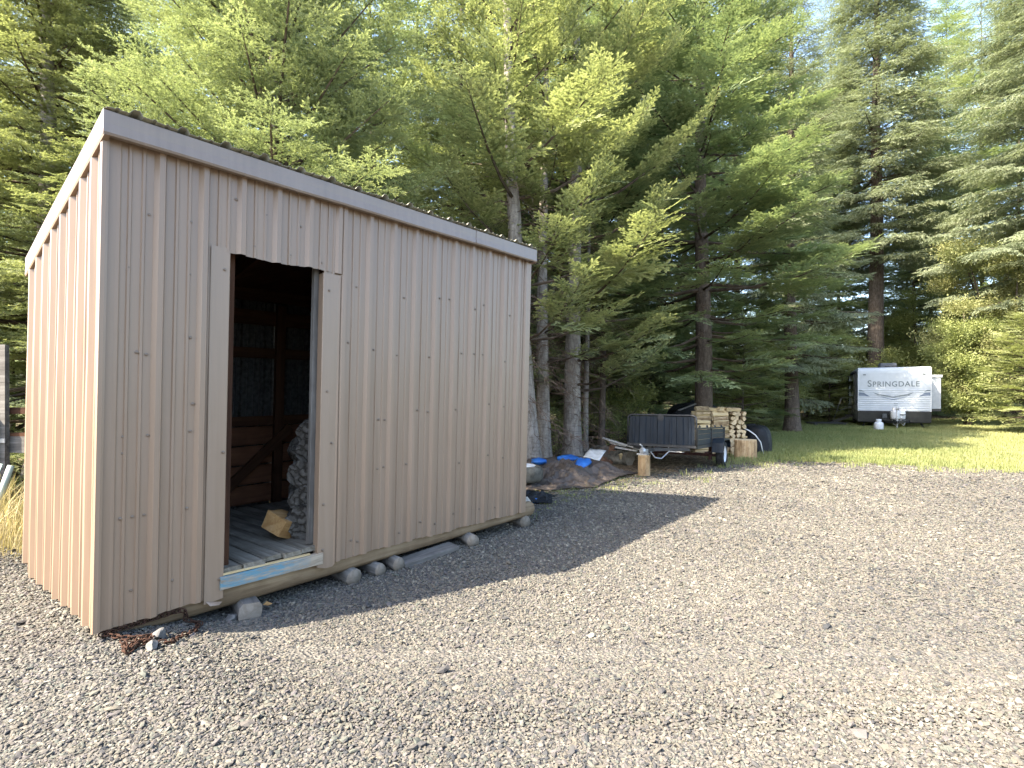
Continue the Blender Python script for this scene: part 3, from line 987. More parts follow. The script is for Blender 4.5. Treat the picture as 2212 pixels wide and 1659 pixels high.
def chain_run(pts, start=0):
    P = [Vector(p) for p in pts]
    out, acc, k = [], 0, start
    step = .029
    seglen = [(b_ - a_).length for a_, b_ in zip(P[:-1], P[1:])]
    tot = sum(seglen); s_ = 0
    while s_ < tot:
        q, i = s_, 0
        while q > seglen[i] and i < len(seglen) - 1: q -= seglen[i]; i += 1
        d = (P[i + 1] - P[i]).normalized(); c_ = P[i] + d * q
        e_ = d.to_track_quat('X', 'Z').to_matrix() @ Matrix.Rotation((k % 2) * 1.57 + random.uniform(-.35, .35) + .5, 3, 'X')
        link('link', LK, chain, c_ - chain.location, e_.to_euler())
        k += 1; s_ += step
cw = lambda t_, s_, h: C0 + Vector(W(t_, s_, h))
g_ = lambda px, py, dz=.015: on_ground(px, py) + Vector((0, 0, dz))
chain_run([cw(.03, -.004, .026), cw(.10, .0, .028), cw(.20, .004, .028), cw(.30, .006, .032), cw(.40, .004, .034), cw(.425, .0, .02), cw(.43, .004, -.03), g_(432, 1352), g_(420, 1370), g_(395, 1378), g_(372, 1392), g_(350, 1394)])
chain_run([cw(.04, -.02, .025), g_(262, 1385, .02), g_(300, 1384), g_(330, 1378), g_(325, 1392, .02), g_(300, 1398, .02), g_(268, 1400, .02), g_(272, 1416), g_(300, 1404, .03), g_(325, 1396, .03), g_(300, 1400, .045), g_(278, 1412, .03), g_(265, 1402, .04)])

# ------------------------------------------------------------------ conifers
def frond(kind, seed):
    """one flat spray, 0.7 m along x, made of needle-edged twigs"""
    r = np.random.default_rng(seed)
    V, T = [], []
    def twig(p0, d, L, up, tone0, brush, nl, nw, sp):
        d = d / np.linalg.norm(d)
        y = np.cross(up, d); y /= np.linalg.norm(y) + 1e-9
        z = np.cross(d, y)
        n = max(3, int(L / sp))
        for i in range(n):
            f = (i + .5) / n
            p = p0 + d * L * f
            ln = nl * (1 - .25 * f) * r.uniform(.8, 1.2)
            for sd in (-1, 1):
                if brush:
                    a = r.uniform(-.9, 1.2); yy = (y * math.cos(a) * sd + z * math.sin(a))
                else:
                    yy = y * sd + z * r.uniform(.05, .40)
                e = d * r.uniform(.45, .75) + yy * .85
                V.extend((p - d * nw, p + d * nw, p + e * ln)); tn = tone0 * (.35 + .65 * f)
                T.extend((tn, tn, tn))
        e = p0 + d * (L + nl * .9)
        V.extend((p0 + d * L - y * nw * 1.5, p0 + d * L + y * nw * 1.5, e)); T.extend((tone0,) * 3)
        V.extend((p0 - y * .0022, p0 + y * .0022, p0 + d * L)); T.extend((0, 0, 0))
    P = {'flat': dict(sp=.150, L=.27, brush=False, nl=.034, nw=.0085, nsp=.0150, droop=-.10, ang=54, sub=.120, hang=0.0, tip=.95),
         'brush': dict(sp=.150, L=.28, brush=True, nl=.030, nw=.0062, nsp=.0125, droop=-.15, ang=46, sub=.115, hang=.12, tip=.8),
         'hang': dict(sp=.140, L=.26, brush=True, nl=.028, nw=.0070, nsp=.0130, droop=-.22, ang=58, sub=.110, hang=.55, tip=.7)}[kind]
    up = np.array([0, 0, 1.0])
    ax = lambda s: np.array([s, .02 * math.sin(s * 7 + seed), P['droop'] * s * s])
    x = .04
    side = 1
    while x < .70:
        q = x / .70
        L = P['L'] * (1 - q) ** .75 * min(1, .35 + q * 3.2) * r.uniform(.75, 1.2) + .035
        a = R(P['ang'] * (1 - .35 * q) + r.uniform(-8, 8)) * side
        d = np.array([math.cos(a), math.sin(a), -P['hang'] * r.uniform(.5, 1.4) + r.uniform(-.08, .14)])
        d /= np.linalg.norm(d)
        p0 = ax(x)
        tn = P['tip'] * r.uniform(.55, 1.0)
        twig(p0, d, L, up, tn, P['brush'], P['nl'], P['nw'], P['nsp'])
        if L > .13:
            u = P['sub'] * .8; s2 = 1
            while u < L * .9:
                l2 = (L - u) * .50 * r.uniform(.7, 1.2) + .02
                y = np.cross(up, d)
                for s2 in (-1, 1):
                    d2 = d * .72 + y * s2 * .70 + np.array([0, 0, r.uniform(-.1, .1) - P['hang'] * .3])
                    twig(p0 + d * u, d2, l2, up, tn * r.uniform(.8, 1.1), P['brush'], P['nl'] * .95, P['nw'], P['nsp'] * 1.1)
                u += P['sub'] * r.uniform(.85, 1.15)
        side = -side
        x += P['sp'] * .5 * r.uniform(.85, 1.15)
    for i in range(6):
        s0, s1 = .7 * i / 6, .7 * (i + 1) / 6
        twig(ax(s0), ax(s1) - ax(s0), .7 / 6, up, P['tip'] * s1, P['brush'], P['nl'], P['nw'], P['nsp'])
    V = np.array(V)
    return V, np.arange(len(V)).reshape(-1, 3), np.clip(np.array(T), 0, 1)
def leaf_cluster(seed, n=46, rad=.20, size=.040, flat=.7):
    r = np.random.default_rng(seed)
    V, T, F = [], [], []
    for i in range(n):
        c = r.normal(size=3) * rad * .55; c[2] *= flat
        a = r.normal(size=3); a[2] = abs(a[2]) * .5; a /= np.linalg.norm(a)
        nrm = np.array([r.normal() * .5, r.normal() * .5, 1.0]); b = np.cross(nrm, a); b /= np.linalg.norm(b)
        s = size * r.uniform(.65, 1.3); w_ = s * r.uniform(.36, .5)
        k = len(V); tn = r.random()
        fold = np.cross(a, b) * w_ * .3
        V += [c, c + a * s * .55 + b * w_ + fold, c + a * s * 1.15, c + a * s * .55 - b * w_ + fold]; T += [tn] * 4
        F += [(k, k + 1, k + 2), (k, k + 2, k + 3)]
    return np.array(V), np.array(F), np.array(T)
FRONDS = {k: [frond(k, s) for s in range(i * 10, i * 10 + 4)] for i, k in enumerate(('flat', 'brush', 'hang'))}
CLUST = [leaf_cluster(s) for s in range(70, 74)]

def conifer(label, x, y, H, Rm, base_h, kind='brush', mat='douglas', bark='firbark', tr=.15, seed=1, lean=(0, 0), gap=.42, nb=5, up0=-.15, up1=.7, curve=.10, fs=1.12,
            dens=1.0, bare=.22, tint=(.5, .2), group=None, dead=0, power=.85, name='conifer_tree', top_cut=None, sizes=(.35, .30)):
    r = np.random.default_rng(seed)
    z0 = gz(x, y)
    root = empty(name, (x, y, z0), 0, label, 'tree', group)
    lean = np.array([lean[0], lean[1], 0.0])
    axis = lambda h: np.array([lean[0] * h + .05 * math.sin(h * .5 + seed), lean[1] * h + .05 * math.cos(h * .45 + seed), h])
    rad = lambda h: tr * max(.06, (1 - h / H)) ** .9 + tr * .45 * math.exp(-h / .25)
    # trunk
    mb = MB(); n_ = 14; seg = 26
    hs = [-.12 + (H + .12) * (i / seg) ** 1.25 for i in range(seg + 1)]
    mb.tube([axis(h) for h in hs], [rad(max(0, h)) for h in hs], n_, wob=.045)
    mb.build('trunk', M[bark], root, True)
    # limbs and sprays
    lb = MB(); X, Z, Ps, Sc, Ti = [], [], [], [], []
    upv = np.array([0, 0, 1.0])
    h = base_h
    while h < H - .15:
        q = (h - base_h) / (H - base_h)
        prof_ = (1 - q) ** power * min(1, .62 + q * 2.6)
        n = max(3, int(round(nb + .6 + r.uniform(-1, 1))))
        a0 = r.uniform(0, 6.28)
        for k in range(n):
            if top_cut and h > top_cut: break
            L = Rm * prof_ * r.uniform(.62, 1.18) + .12
            az = a0 + 6.283 * k / n + r.uniform(-.35, .35)
            hh = h + r.uniform(-.18, .18)
            e0 = up0 + (up1 - up0) * q + r.uniform(-.14, .14)
            dh = np.array([math.cos(az), math.sin(az), 0])
            p0 = axis(hh)
            cv = curve * r.uniform(.5, 1.5)
            pt = lambda u: p0 + dh * (L * u * (1 - .06 * u)) + upv * (L * (math.tan(e0) * u * (1 - .35 * u) + cv * u * u))
            pts = [pt(u) for u in (0, .3, .6, .85, 1.0)]
            br = .012 + .010 * L
            lb.tube(pts, [br, br * .75, br * .5, br * .3, br * .15], 4, cap=False)
            bt = r.normal(tint[0], tint[1] * 1.15)
            step = .150 * fs / dens
            u = bare + r.uniform(0, .06)
            sd = 1
            while u < 1.0:
                p = pt(u); tg = pt(min(1.02, u + .04)) - p; tg /= np.linalg.norm(tg)
                lat = np.cross(upv, tg); lat /= np.linalg.norm(lat)
                a = R(r.uniform(40, 68)) * sd
                d = tg * math.cos(a) + lat * math.sin(a) + upv * r.uniform(-.18, .16)
                s = min(1.5, (sizes[0] * L * (1 - u) + sizes[1] + .08) / .7) * fs * r.uniform(.8, 1.15)
                X.append(d); Z.append(upv + r.normal(0, .22, 3)); Ps.append(p); Sc.append((s, s, s)); Ti.append(bt + r.normal(0, tint[1] * .6))
                sd = -sd
                u += step / max(.3, L) * .62
            p = pt(.82); tg = pt(1.0) - p
            s = fs * r.uniform(.75, 1.05) * min(1, .35 + L * .5)
            X.append(tg); Z.append(upv + r.normal(0, .12, 3)); Ps.append(p); Sc.append((s, s, s)); Ti.append(bt + .1)
        h += gap * r.uniform(.75, 1.25) * (1 - .35 * q)
    # leader
    for k in range(6):
        X.append(np.array([r.normal(0, .5), r.normal(0, .5), 1.0])); Z.append(np.array([r.normal(), r.normal(), .2])); Ps.append(axis(H - .5 + .08 * k)); Sc.append((.7 * fs,) * 3); Ti.append(tint[0] + .1)
    lb.build('limbs', M['limb'], root, False, recalc=False)['kind'] = 'stuff'
    scatter('crown', FRONDS[kind], np.array(Ps), eulers(np.array(X), np.array(Z)), np.array(Sc), np.clip(Ti, 0, 1), [M[mat]], root)['kind'] = 'stuff'
    if dead:
        db = MB()
        for i in range(dead):
            hh = r.uniform(.25, min(H * .8, base_h + 3.5)); az = r.uniform(0, 6.28); L = r.uniform(.4, 1.5)
            dh = np.array([math.cos(az), math.sin(az), 0]); p0 = axis(hh); dz = r.uniform(-.25, .25)
            pts = [p0 + dh * L * u + upv * (dz * u - r.uniform(.1, .45) * u * u) * L for u in (0, .35, .7, 1)]
            db.tube(pts, [.009, .007, .005, .002], 3, cap=False)
            for j in range(int(5 + L * 5)):
                u = r.uniform(.25, 1); k = min(2, int(u * 3)); f = u * 3 - k
                p = pts[k] * (1 - f) + pts[k + 1] * f
                d = dh * r.uniform(.1, .9) + np.array([r.normal(0, .6), r.normal(0, .6), r.normal(-.35, .4)])
                l2 = r.uniform(.12, .45)
                db.tube([p, p + d * l2 * .6, p + d * l2 + upv * -.1 * l2], [.004, .003, .001], 3, cap=False)
        db.build('dead_branches', M['twig'], root, False, recalc=False)['kind'] = 'stuff'
    return root

def px_x(px, Y): return (px - 1106) / FPX * Y

# --- named trees, left to right
conifer('tall bright green fir filling the left edge behind the shed', px_x(95, 8.6), 8.6, 11.5, 3.0, .4, 'brush', 'hemlock', 'firbark', .20, 11, gap=.40, nb=7, up0=-.22, up1=.5, curve=.04, dens=1.1)
conifer('young pale green fir with upswept branches rising over the shed roof', px_x(585, 7.7), 7.7, 10.2, 2.5, 1.6, 'brush', 'douglas', 'firbark', .10, 12, gap=.36, nb=6, up0=.45, up1=.95, curve=.10, dens=1.0, power=.6, tint=(.6, .2))
GF = dict(kind='flat', mat='grandfir', bark='firbark')
PL = dict(gap=.80, nb=4, bare=.42, dens=1.55, curve=.42, fs=1.12, up1=.55, tint=(.55, .28), sizes=(.30, .34))
conifer('grey barked fir leaning left behind the far corner of the shed', px_x(1143, 10.3), 10.3, 14, 3.0, 2.5, tr=.19, seed=21, lean=(-.05, 0), up0=-.05, dead=70, **GF, **PL)
conifer('slim grey barked fir between two thicker trunks behind the tarp', px_x(1176, 11.2), 11.2, 12.5, 2.2, 2.0, tr=.15, seed=22, up0=-.1, dead=60, **GF, **PL)
conifer('stout pale trunked fir rising straight behind the brown tarp', px_x(1241, 11.6), 11.6, 14.5, 3.5, 1.5, tr=.20, seed=23, up0=-.12, dead=80, **GF, **PL)
conifer('thin fir stem just beyond the stout pale trunk', px_x(1268, 12.6), 12.6, 10, 1.6, 3.2, tr=.075, seed=24, gap=.6, nb=4, up0=-.1, up1=.6, curve=.2, dead=24, **GF)
conifer('thin dark stemmed fir deep in shade between the tarp and utility trailer', px_x(1300, 14.0), 14.0, 13, 2.4, 2.6, tr=.09, seed=25, gap=.5, nb=5, up0=-.15, up1=.5, curve=.16, dead=36, kind='flat', mat='darkfir', bark='darkbark')
conifer('broad layered dark green fir spreading above the utility trailer', px_x(1516, 14.2), 14.2, 16.5, 4.4, 2.3, tr=.25, seed=26, gap=.66, nb=6, up0=-.30, up1=.5, curve=.16, bare=.34, dens=1.25, kind='flat', mat='darkfir', bark='darkbark', dead=16, tint=(.6, .25))
conifer('gnarled dark trunked spruce on the lawn edge between trailer and caravan', px_x(1708, 20.5), 20.5, 19, 3.1, 2.6, tr=.27, seed=27, gap=.55, nb=5, up0=-.3, up1=.5, curve=.02, kind='hang', mat='spruce', bark='darkbark', dead=14, dens=.9)
conifer('tall spruce with bare dark trunk rising behind the caravan', px_x(1893, 31), 31, 31, 5.2, 9.5, tr=.48, seed=28, gap=.85, nb=6, up0=-.25, up1=.5, curve=.03, kind='hang', mat='spruce', bark='darkbark', fs=1.7, dead=10, sizes=(.35, .45))
conifer('tall spruce at the right edge with drooping boughs against the sky', px_x(2285, 23), 23, 27, 6.0, 6.5, tr=.4, seed=29, gap=.85, nb=5, up0=-.3, up1=.4, curve=-.02, kind='hang', mat='spruce', bark='darkbark', fs=1.4, sizes=(.35, .4), tint=(.45, .2))
conifer('low bushy fir with branches to the ground right of the caravan', px_x(2225, 19.5), 19.5, 4.6, 2.1, .35, tr=.09, seed=30, gap=.34, nb=6, up0=-.1, up1=.6, curve=.10, kind='flat', mat='hemlock', bark='darkbark', tint=(.6, .2))
conifer('small yellow green fir sapling beyond the firewood stack', px_x(1605, 19), 19, 4.2, 1.5, .3, tr=.05, seed=31, gap=.3, nb=5, kind='flat', mat='hemlock', bark='darkbark', tint=(.7, .2))
conifer('small bright fir sapling just left of the caravan steps', px_x(1790, 27), 27, 5.5, 1.9, .3, tr=.06, seed=32, gap=.34, nb=5, kind='flat', mat='hemlock', bark='darkbark', fs=1.2, tint=(.6, .2))
# --- the wood behind: look-alike trees
BG = [(-90, 13.5, 18, 3.2, 'just past the weathered fence at the left edge'), (215, 13, 17, 2.9, 'over the sunlit end wall of the shed'), (330, 17, 20, 3.4, 'deep behind the near end of the shed roof'), (470, 13.5, 16, 3.0, 'behind the left side of the pale upswept fir'),
      (690, 14, 18, 3.1, 'behind the right side of the pale upswept fir'), (800, 11.5, 15, 2.6, 'above the middle of the shed roof'), (905, 15, 19, 3.2, 'deep in the gap left of the grey barked firs'), (1000, 12.5, 17, 2.6, 'just left of the leaning grey fir above the roof'), (1060, 19, 21, 3.4, 'deep behind the leaning grey fir'),
      (1210, 18, 20, 3.0, 'deep between the two grey trunks past the shed'), (1340, 17.5, 20, 3.2, 'right of the stout pale trunk above the scrap heap'), (1425, 20, 21, 3.6, 'behind the ribbed trailer panel'), (1590, 22, 22, 3.6, 'above the firewood stack'), (1650, 25, 22, 3.6, 'right of the firewood over the lawn end'),
      (1480, 26, 24, 4.0, 'farthest back above the trailer'), (1740, 33, 22, 3.8, 'right behind the gnarled spruce'), (1120, 26, 24, 4.0, 'farthest back behind the shed corner'), (1300, 27, 24, 4, 'farthest back above the brown tarp'), (1810, 36, 20, 4.0, 'left of the tall bare trunked spruce'),
      (2010, 38, 15, 3.6, 'above the right end of the caravan roof'), (1950, 44, 16, 4.2, 'directly behind the caravan'), (560, 20, 20, 3.6, 'deep behind the shed doorway'), (120, 19, 20, 3.6, 'deep behind the left edge fir'), (2120, 36, 30, 5.0, 'over the yellowing broadleaf tree'), (2045, 42, 36, 5.0, 'tall between the two big spruces'), (1795, 40, 34, 4.6, 'tall left of the bare trunked spruce'), (1975, 37, 24, 4.4, 'behind the right side of the bare trunked spruce'), (2200, 30, 24, 4.4, 'behind the drooping spruce at the right edge')]
for i, (px, Y, H, Rm, where) in enumerate(BG):
    H = min(H, 3.0 + .74 * Y)
    dk = i % 3 != 1
    conifer('conifer in the dense wood, ' + where, px_x(px, Y), Y, H, Rm, 1.2 + (i % 4) * .5, ('flat', 'hang', 'brush')[i % 3], ('darkfir', 'spruce', 'douglas')[i % 3], 'darkbark', .14 + .01 * (i % 5),
            100 + i, gap=.62 + .012 * Y, nb=5, up0=-.25, up1=.5, curve=.06, fs=1.15 + .02 * Y, dens=.9, group='conifers in the wood behind the yard', dead=8 if Y < 22 else 0, sizes=(.36, .36))

# --- young shaded firs that close the view between the trunks
for i, (px, Y, H, Rm, where) in enumerate([(1255, 16.5, 4.2, 1.7, 'behind the stout pale trunk'), (1330, 19, 5.0, 2.0, 'behind the scrap heap'), (1400, 17.5, 4.0, 1.8, 'left behind the ribbed trailer panel'), (1465, 18.5, 4.6, 2.0, 'right behind the ribbed trailer panel'),
                                           (1160, 15.5, 4.6, 1.8, 'at the far corner of the shed'), (1640, 23.5, 4.5, 2.0, 'behind the black sheeted heap'), (1745, 28, 4.5, 2.0, 'just right of the gnarled trunk'), (20, 9.5, 3.6, 1.6, 'behind the weathered fence'), (1560, 26, 5, 2.2, 'behind the firewood stack')]):
    conifer('low young fir in the shade ' + where, px_x(px, Y), Y, H, Rm, .25, 'flat', ('darkfir', 'hemlock')[i in (5, 6)], 'darkbark', .05, 150 + i, gap=.4, nb=6, up0=-.12, up1=.5, curve=.1, fs=1.3, bare=.1, group='young firs in the undergrowth')
# --- the far wood, one mass
n = 7000
x = rng.uniform(-55, 62, n); y = rng.uniform(33, 52, n)
hm = np.where(x < 16, 11.0, 7.0) * (.75 + .25 * np.sin(x * .55) * np.sin(x * .23 + 1)) + 1.5
z = hm * rng.beta(1.0, 1.25, n)
k = (z < hm * (1.02 - .03 * (52 - y) / 19)); x, y, z = x[k], y[k], z[k]; n = len(x)
gr_ = np.array([gz(a_, b_) for a_, b_ in zip(x, y)])
az = rng.uniform(0, 6.28, n)
Xd = np.stack([np.cos(az), np.sin(az), rng.normal(-.1, .25, n)], 1)
fw = scatter('distant_forest', FRONDS['hang'], np.stack([x, y, gr_ + z + .2], 1), eulers(Xd, np.tile([0, 0, 1.0], (n, 1)) + rng.normal(0, .25, (n, 3))), rng.uniform(1.8, 3.6, (n, 1)) * np.ones((1, 3)),
             np.clip(rng.normal(.4, .25, n), 0, 1), [M['darkfir']])
tag(fw, 'far dark green wood closing the view behind the trees', 'forest', None, 'stuff')
# --- broad-leaved trees and brush
def broad(label, x, y, H, Rm, mat='broad', seed=1, n=1500, tr=.1, low=.1, fs=1.0, name='broadleaf_tree', cat='tree', stems=4, group=None, tint=(.5, .25)):
    r = np.random.default_rng(seed)
    root = empty(name, (x, y, gz(x, y)), 0, label, cat, group)
    tb = MB(); lb = MB(); Ps = []; Ti = []
    ends = []
    for k in range(stems):
        a = 6.283 * k / stems + r.uniform(-.4, .4); sp = Rm * r.uniform(.25, .6); hh = H * r.uniform(.62, .95)
        pts = [np.array([math.cos(a) * sp * u ** 1.3 + .06 * math.cos(a), math.sin(a) * sp * u ** 1.3 + .06 * math.sin(a), hh * u - .05]) for u in np.linspace(0, 1, 7)]
        tb.tube(pts, [tr * (1 - .88 * u) for u in np.linspace(0, 1, 7)], 7, wob=.05)
        for j in range(12):
            u = r.uniform(max(.12, low), 1); i = min(5, int(u * 6)); f = u * 6 - i
            p = pts[i] * (1 - f) + pts[i + 1] * f
            az = a + r.normal(0, 1.1); L = Rm * r.uniform(.3, .75) * (1.1 - .6 * u)
            e = p + np.array([math.cos(az) * L, math.sin(az) * L, L * r.uniform(.0, .8)])
            m = (p + e) / 2 + np.array([0, 0, .1 * L])
            lb.tube([p, m, e], [tr * .3 * (1.1 - u), tr * .18, .004], 4, cap=False)
            ends.append((p, e, L))
    per = max(1, n // len(ends))
    for p, e, L in ends:
        bt = r.normal(tint[0], tint[1])
        for q in range(per):
            f = r.beta(2.2, 1.2)
            c = p * (1 - f) + e * f + r.normal(size=3) * np.array([.20, .20, .15]) * (.5 + L * .55)
            c[2] = max(.12, c[2])
            Ps.append(c); Ti.append(bt + r.normal(0, .16))
    m_ = len(Ps)
    tb.build('trunk', M['darkbark'], root, True); lb.build('limbs', M['limb'], root, False, recalc=False)['kind'] = 'stuff'
    s = fs * r.uniform(.7, 1.3, (m_, 1)) * np.ones((1, 3))
    scatter('crown', CLUST, np.array(Ps), np.stack([r.normal(0, .4, m_), r.normal(0, .4, m_), r.uniform(0, 6.28, m_)], 1), s, np.clip(Ti, 0, 1), [M[mat]], root)['kind'] = 'stuff'
    return root
broad('tall broadleaf tree with yellowing tan leaves at the right edge', px_x(2180, 24.5), 24.5, 11.2, 4.3, 'broad', 51, 5200, .16, .12, 1.5, stems=6)
broad('yellow green broadleaf bush crowding the right side of the caravan', px_x(2090, 24.0), 24.0, 5.6, 2.0, 'bush', 52, 1900, .08, .05, 1.4, stems=5)
broad('rounded yellow green bush behind the roof of the caravan', px_x(1985, 33), 33, 8.5, 3.6, 'bush', 53, 1400, .1, .08, 1.8, stems=5)
broad('leafy green bush low behind the trailer and firewood', px_x(1560, 21), 21, 3.4, 2.0, 'bush', 54, 800, .05, .04, 1.25, 'bush', 'bush', 5)
broad('leafy green bush at the lawn end beside the gnarled trunk', px_x(1670, 26), 26, 4.2, 2.6, 'bush', 55, 900, .05, .04, 1.5, 'bush', 'bush', 5)
broad('leafy bush left of the caravan behind the steps', px_x(1835, 31), 31, 4.6, 3.0, 'bush', 56, 900, .05, .04, 1.7, 'bush', 'bush', 5)
broad('tall tan leaved thicket at the far right edge', px_x(2280, 24), 24, 8.0, 3.8, 'broad', 57, 1500, .1, .05, 1.5, stems=5)
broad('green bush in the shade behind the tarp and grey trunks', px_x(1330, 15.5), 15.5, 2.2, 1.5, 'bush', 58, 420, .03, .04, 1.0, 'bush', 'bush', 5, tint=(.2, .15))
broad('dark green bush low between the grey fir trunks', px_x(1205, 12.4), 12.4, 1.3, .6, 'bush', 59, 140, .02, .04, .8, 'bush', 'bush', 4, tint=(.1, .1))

# ------------------------------------------------------------------ lawn, weeds
def tuft(seed, n=16, h=.07, spread=.05, wd=.004, lean=.5):
    r = np.random.default_rng(seed); V, F, T = [], [], []
    for i in range(n):
        c = np.array([r.normal(0, spread), r.normal(0, spread), 0]); a = r.uniform(0, 6.28)
        d = np.array([math.cos(a), math.sin(a), 0]); s = np.array([-d[1], d[0], 0]) * wd
        L = h * r.uniform(.5, 1.25); l1 = lean * r.uniform(.2, 1)
        k = len(V); m = c + d * L * l1 * .35 + np.array([0, 0, L * .6]); e = c + d * L * l1 + np.array([0, 0, L])
        V += [c - s, c + s, m + s * .8, m - s * .8, e]; F += [(k, k + 1, k + 2), (k, k + 2, k + 3), (k + 3, k + 2, k + 4)]
        tn = r.random() * .6; T += [tn * .4, tn * .4, tn, tn, tn]
    return np.array(V), np.array(F), np.array(T)
n = 90000
x = rng.uniform(3, 34, n); y = rng.uniform(7.5, 31, n)
k = (lawn_w(x, y) + rng.normal(0, .42, n) + .35 * np.sin(x * 1.7) * np.sin(x * .6 + y) > 0) & (x < 1.0 * y + 3) & (rng.random(n) < np.clip(14 / y, .35, 1))
x, y = x[k], y[k]
n = len(x)
z = np.array([gz(a_, b_) for a_, b_ in zip(x, y)])
patch = .5 + .35 * np.sin(x * .9 + 1.5 * np.sin(y * .6)) * np.sin(y * .8 + x * .3) + .35 * np.clip((x - .72 * y) / 3, -1, 1)
s = rng.uniform(.6, 1.25, (n, 1)) * (1 + .25 * np.clip(y - 12, 0, 12)[:, None] / 12) * np.ones((1, 3))
lawn = scatter('lawn_grass', [tuft(i, 18, .085, .055, .0045) for i in range(4)], np.stack([x, y, z - .004], 1), np.stack([rng.normal(0, .12, n), rng.normal(0, .12, n), rng.uniform(0, 6.28, n)], 1),
               s, np.clip(patch * .7 + rng.normal(0, .18, n), 0, 1), [M['grass']])
tag(lawn, 'short green and straw coloured grass in front of the caravan', 'grass', None, 'stuff')
# dry weeds beside the shed's back corner
n = 170
x = rng.uniform(-6.2, -3.62, n); y = rng.uniform(4.25, 5.9, n)
wz = np.array([gz(a_, b_) for a_, b_ in zip(x, y)])
weeds = scatter('dry_weeds', [tuft(90 + i, 22, .42, .07, .0028, .7) for i in range(4)], np.stack([x, y, wz], 1), np.stack([rng.normal(0, .12, n), rng.normal(0, .12, n), rng.uniform(0, 6.28, n)], 1),
                rng.uniform(.5, 1.25, (n, 1)) * np.ones((1, 3)), rng.uniform(.2, 1, n), [M['dry']])
tag(weeds, 'dry straw coloured weeds beside the back corner of the shed', 'weeds', None, 'stuff')
# moss and weeds at the far end of the shed
n = 420
x = rng.uniform(-.2, 2.4, n); y = rng.uniform(5.6, 9.4, n)
k = (np.abs(gravel_w(x, y)) < .75) & ~in_shed(x, y, .05)
x, y = x[k], y[k]; n = len(x)
wz = np.array([gz(a_, b_) for a_, b_ in zip(x, y)])
moss = scatter('ground_weeds', [tuft(95 + i, 14, .035, .045, .004, .9) for i in range(4)], np.stack([x, y, wz], 1), np.stack([rng.normal(0, .12, n), rng.normal(0, .12, n), rng.uniform(0, 6.28, n)], 1),
               rng.uniform(.5, 1.2, (n, 1)) * np.ones((1, 3)), rng.uniform(0, .7, n), [M['grass']])
tag(moss, 'low green weeds growing at the edge of the gravel by the shed', 'weeds', None, 'stuff')
# needles, bark chips and twigs on the forest floor
def chip(seed):
    r = np.random.default_rng(seed)
    V = np.array([(-1, -.3, 0), (1, -.25, .02), (.95, .3, .1), (-1, .28, .06), (0, 0, .22)]) * r.uniform(.8, 1.2, (5, 3))
    return V, np.array([(0, 1, 4), (1, 2, 4), (2, 3, 4), (3, 0, 4)]), r.random(5)
n = 16000
x = rng.uniform(-1, 6.5, n); y = rng.uniform(5.8, 15, n)
k = (gravel_w(x, y) < .35 * rng.random(n)) & (lawn_w(x, y) < .2) & ~in_shed(x, y, .1)
x, y = x[k], y[k]; n = len(x)
wz = np.array([gz(a_, b_) for a_, b_ in zip(x, y)])
s = np.stack([rng.uniform(.012, .055, n), rng.uniform(.008, .025, n), rng.uniform(.01, .03, n)], 1)
lit = scatter('forest_litter', [chip(i) for i in range(4)], np.stack([x, y, wz + .004], 1), np.stack([rng.normal(0, .2, n), rng.normal(0, .2, n), rng.uniform(0, 6.28, n)], 1), s, rng.random(n),
              [leafmat('bark_chips', (.10, .065, .04), (.36, .27, .17), (.22, .15, .09), .05, .9)])
tag(lit, 'brown bark chips and needle litter under the firs', 'litter', None, 'stuff')

# ------------------------------------------------------------------ utility trailer
M['blackpaint'] = simple('faded_blue_black_paint', (.005, .009, .015), (.015, .023, .034), 5, .5, .25, stretch=(3, 3, .5), detail=7)
M['boxblack'] = simple('dark_painted_boards', (.014, .020, .025), (.036, .045, .050), 6, .6, .25, stretch=(1, .5, 6), detail=6)
M['frameblack'] = simple('black_steel_frame', (.014, .015, .017), (.035, .035, .036), 14, .5, .4)
M['greysteel'] = simple('bare_grey_steel', (.28, .29, .30), (.46, .47, .48), 20, .4, .5, .6)
M['redpaint'] = simple('dark_red_axle_paint', (.035, .012, .012), (.075, .025, .022), 12, .6, .3)
M['rubber'] = simple('black_rubber', (.018, .018, .018), (.045, .044, .042), 30, .85, .2)
M['whitepaint'] = simple('white_enamel', (.62, .63, .64), (.76, .77, .78), 6, .4, .4)
M['dirtywhite'] = simple('dirty_white_paint', (.40, .40, .38), (.62, .62, .60), 9, .6, .3)
TR = Vector((2.75, 9.80, 0)); TR.z = gz(TR.x, TR.y) - .01
trailer = empty('utility_trailer', TR, R(-31.9), 'small black utility trailer with a ribbed front panel, parked under the firs', 'trailer')
trailer.scale = (.93, 1, 1)
trailer.rotation_euler.x = -.045
trailer.location.z += .035
mb = MB()
pf_ = []
for k in range(7):
    c_ = -.56 + k * .187
    pf_ += [(c_ - .075, 0), (c_ - .055, .022), (c_ + .055, .022), (c_ + .075, 0)] if k % 2 else [(c_ - .03, 0), (c_ - .018, .012), (c_ + .018, .012), (c_ + .03, 0)]
pf_ = [(-.655, 0)] + pf_ + [(.655, 0)]
for z in (.505, .76, 1.015):
    for x, d in pf_: mb.v.append((x * (.985 if z > 1 else 1), -d, z))
n_ = len(pf_)
for j in range(2):
    for i in range(n_ - 1): mb.f.append((j * n_ + i, j * n_ + i + 1, (j + 1) * n_ + i + 1, (j + 1) * n_ + i)); mb.m.append(0)
fp = mb.build('front_panel', M['blackpaint'], trailer, recalc=False, solid=.008)
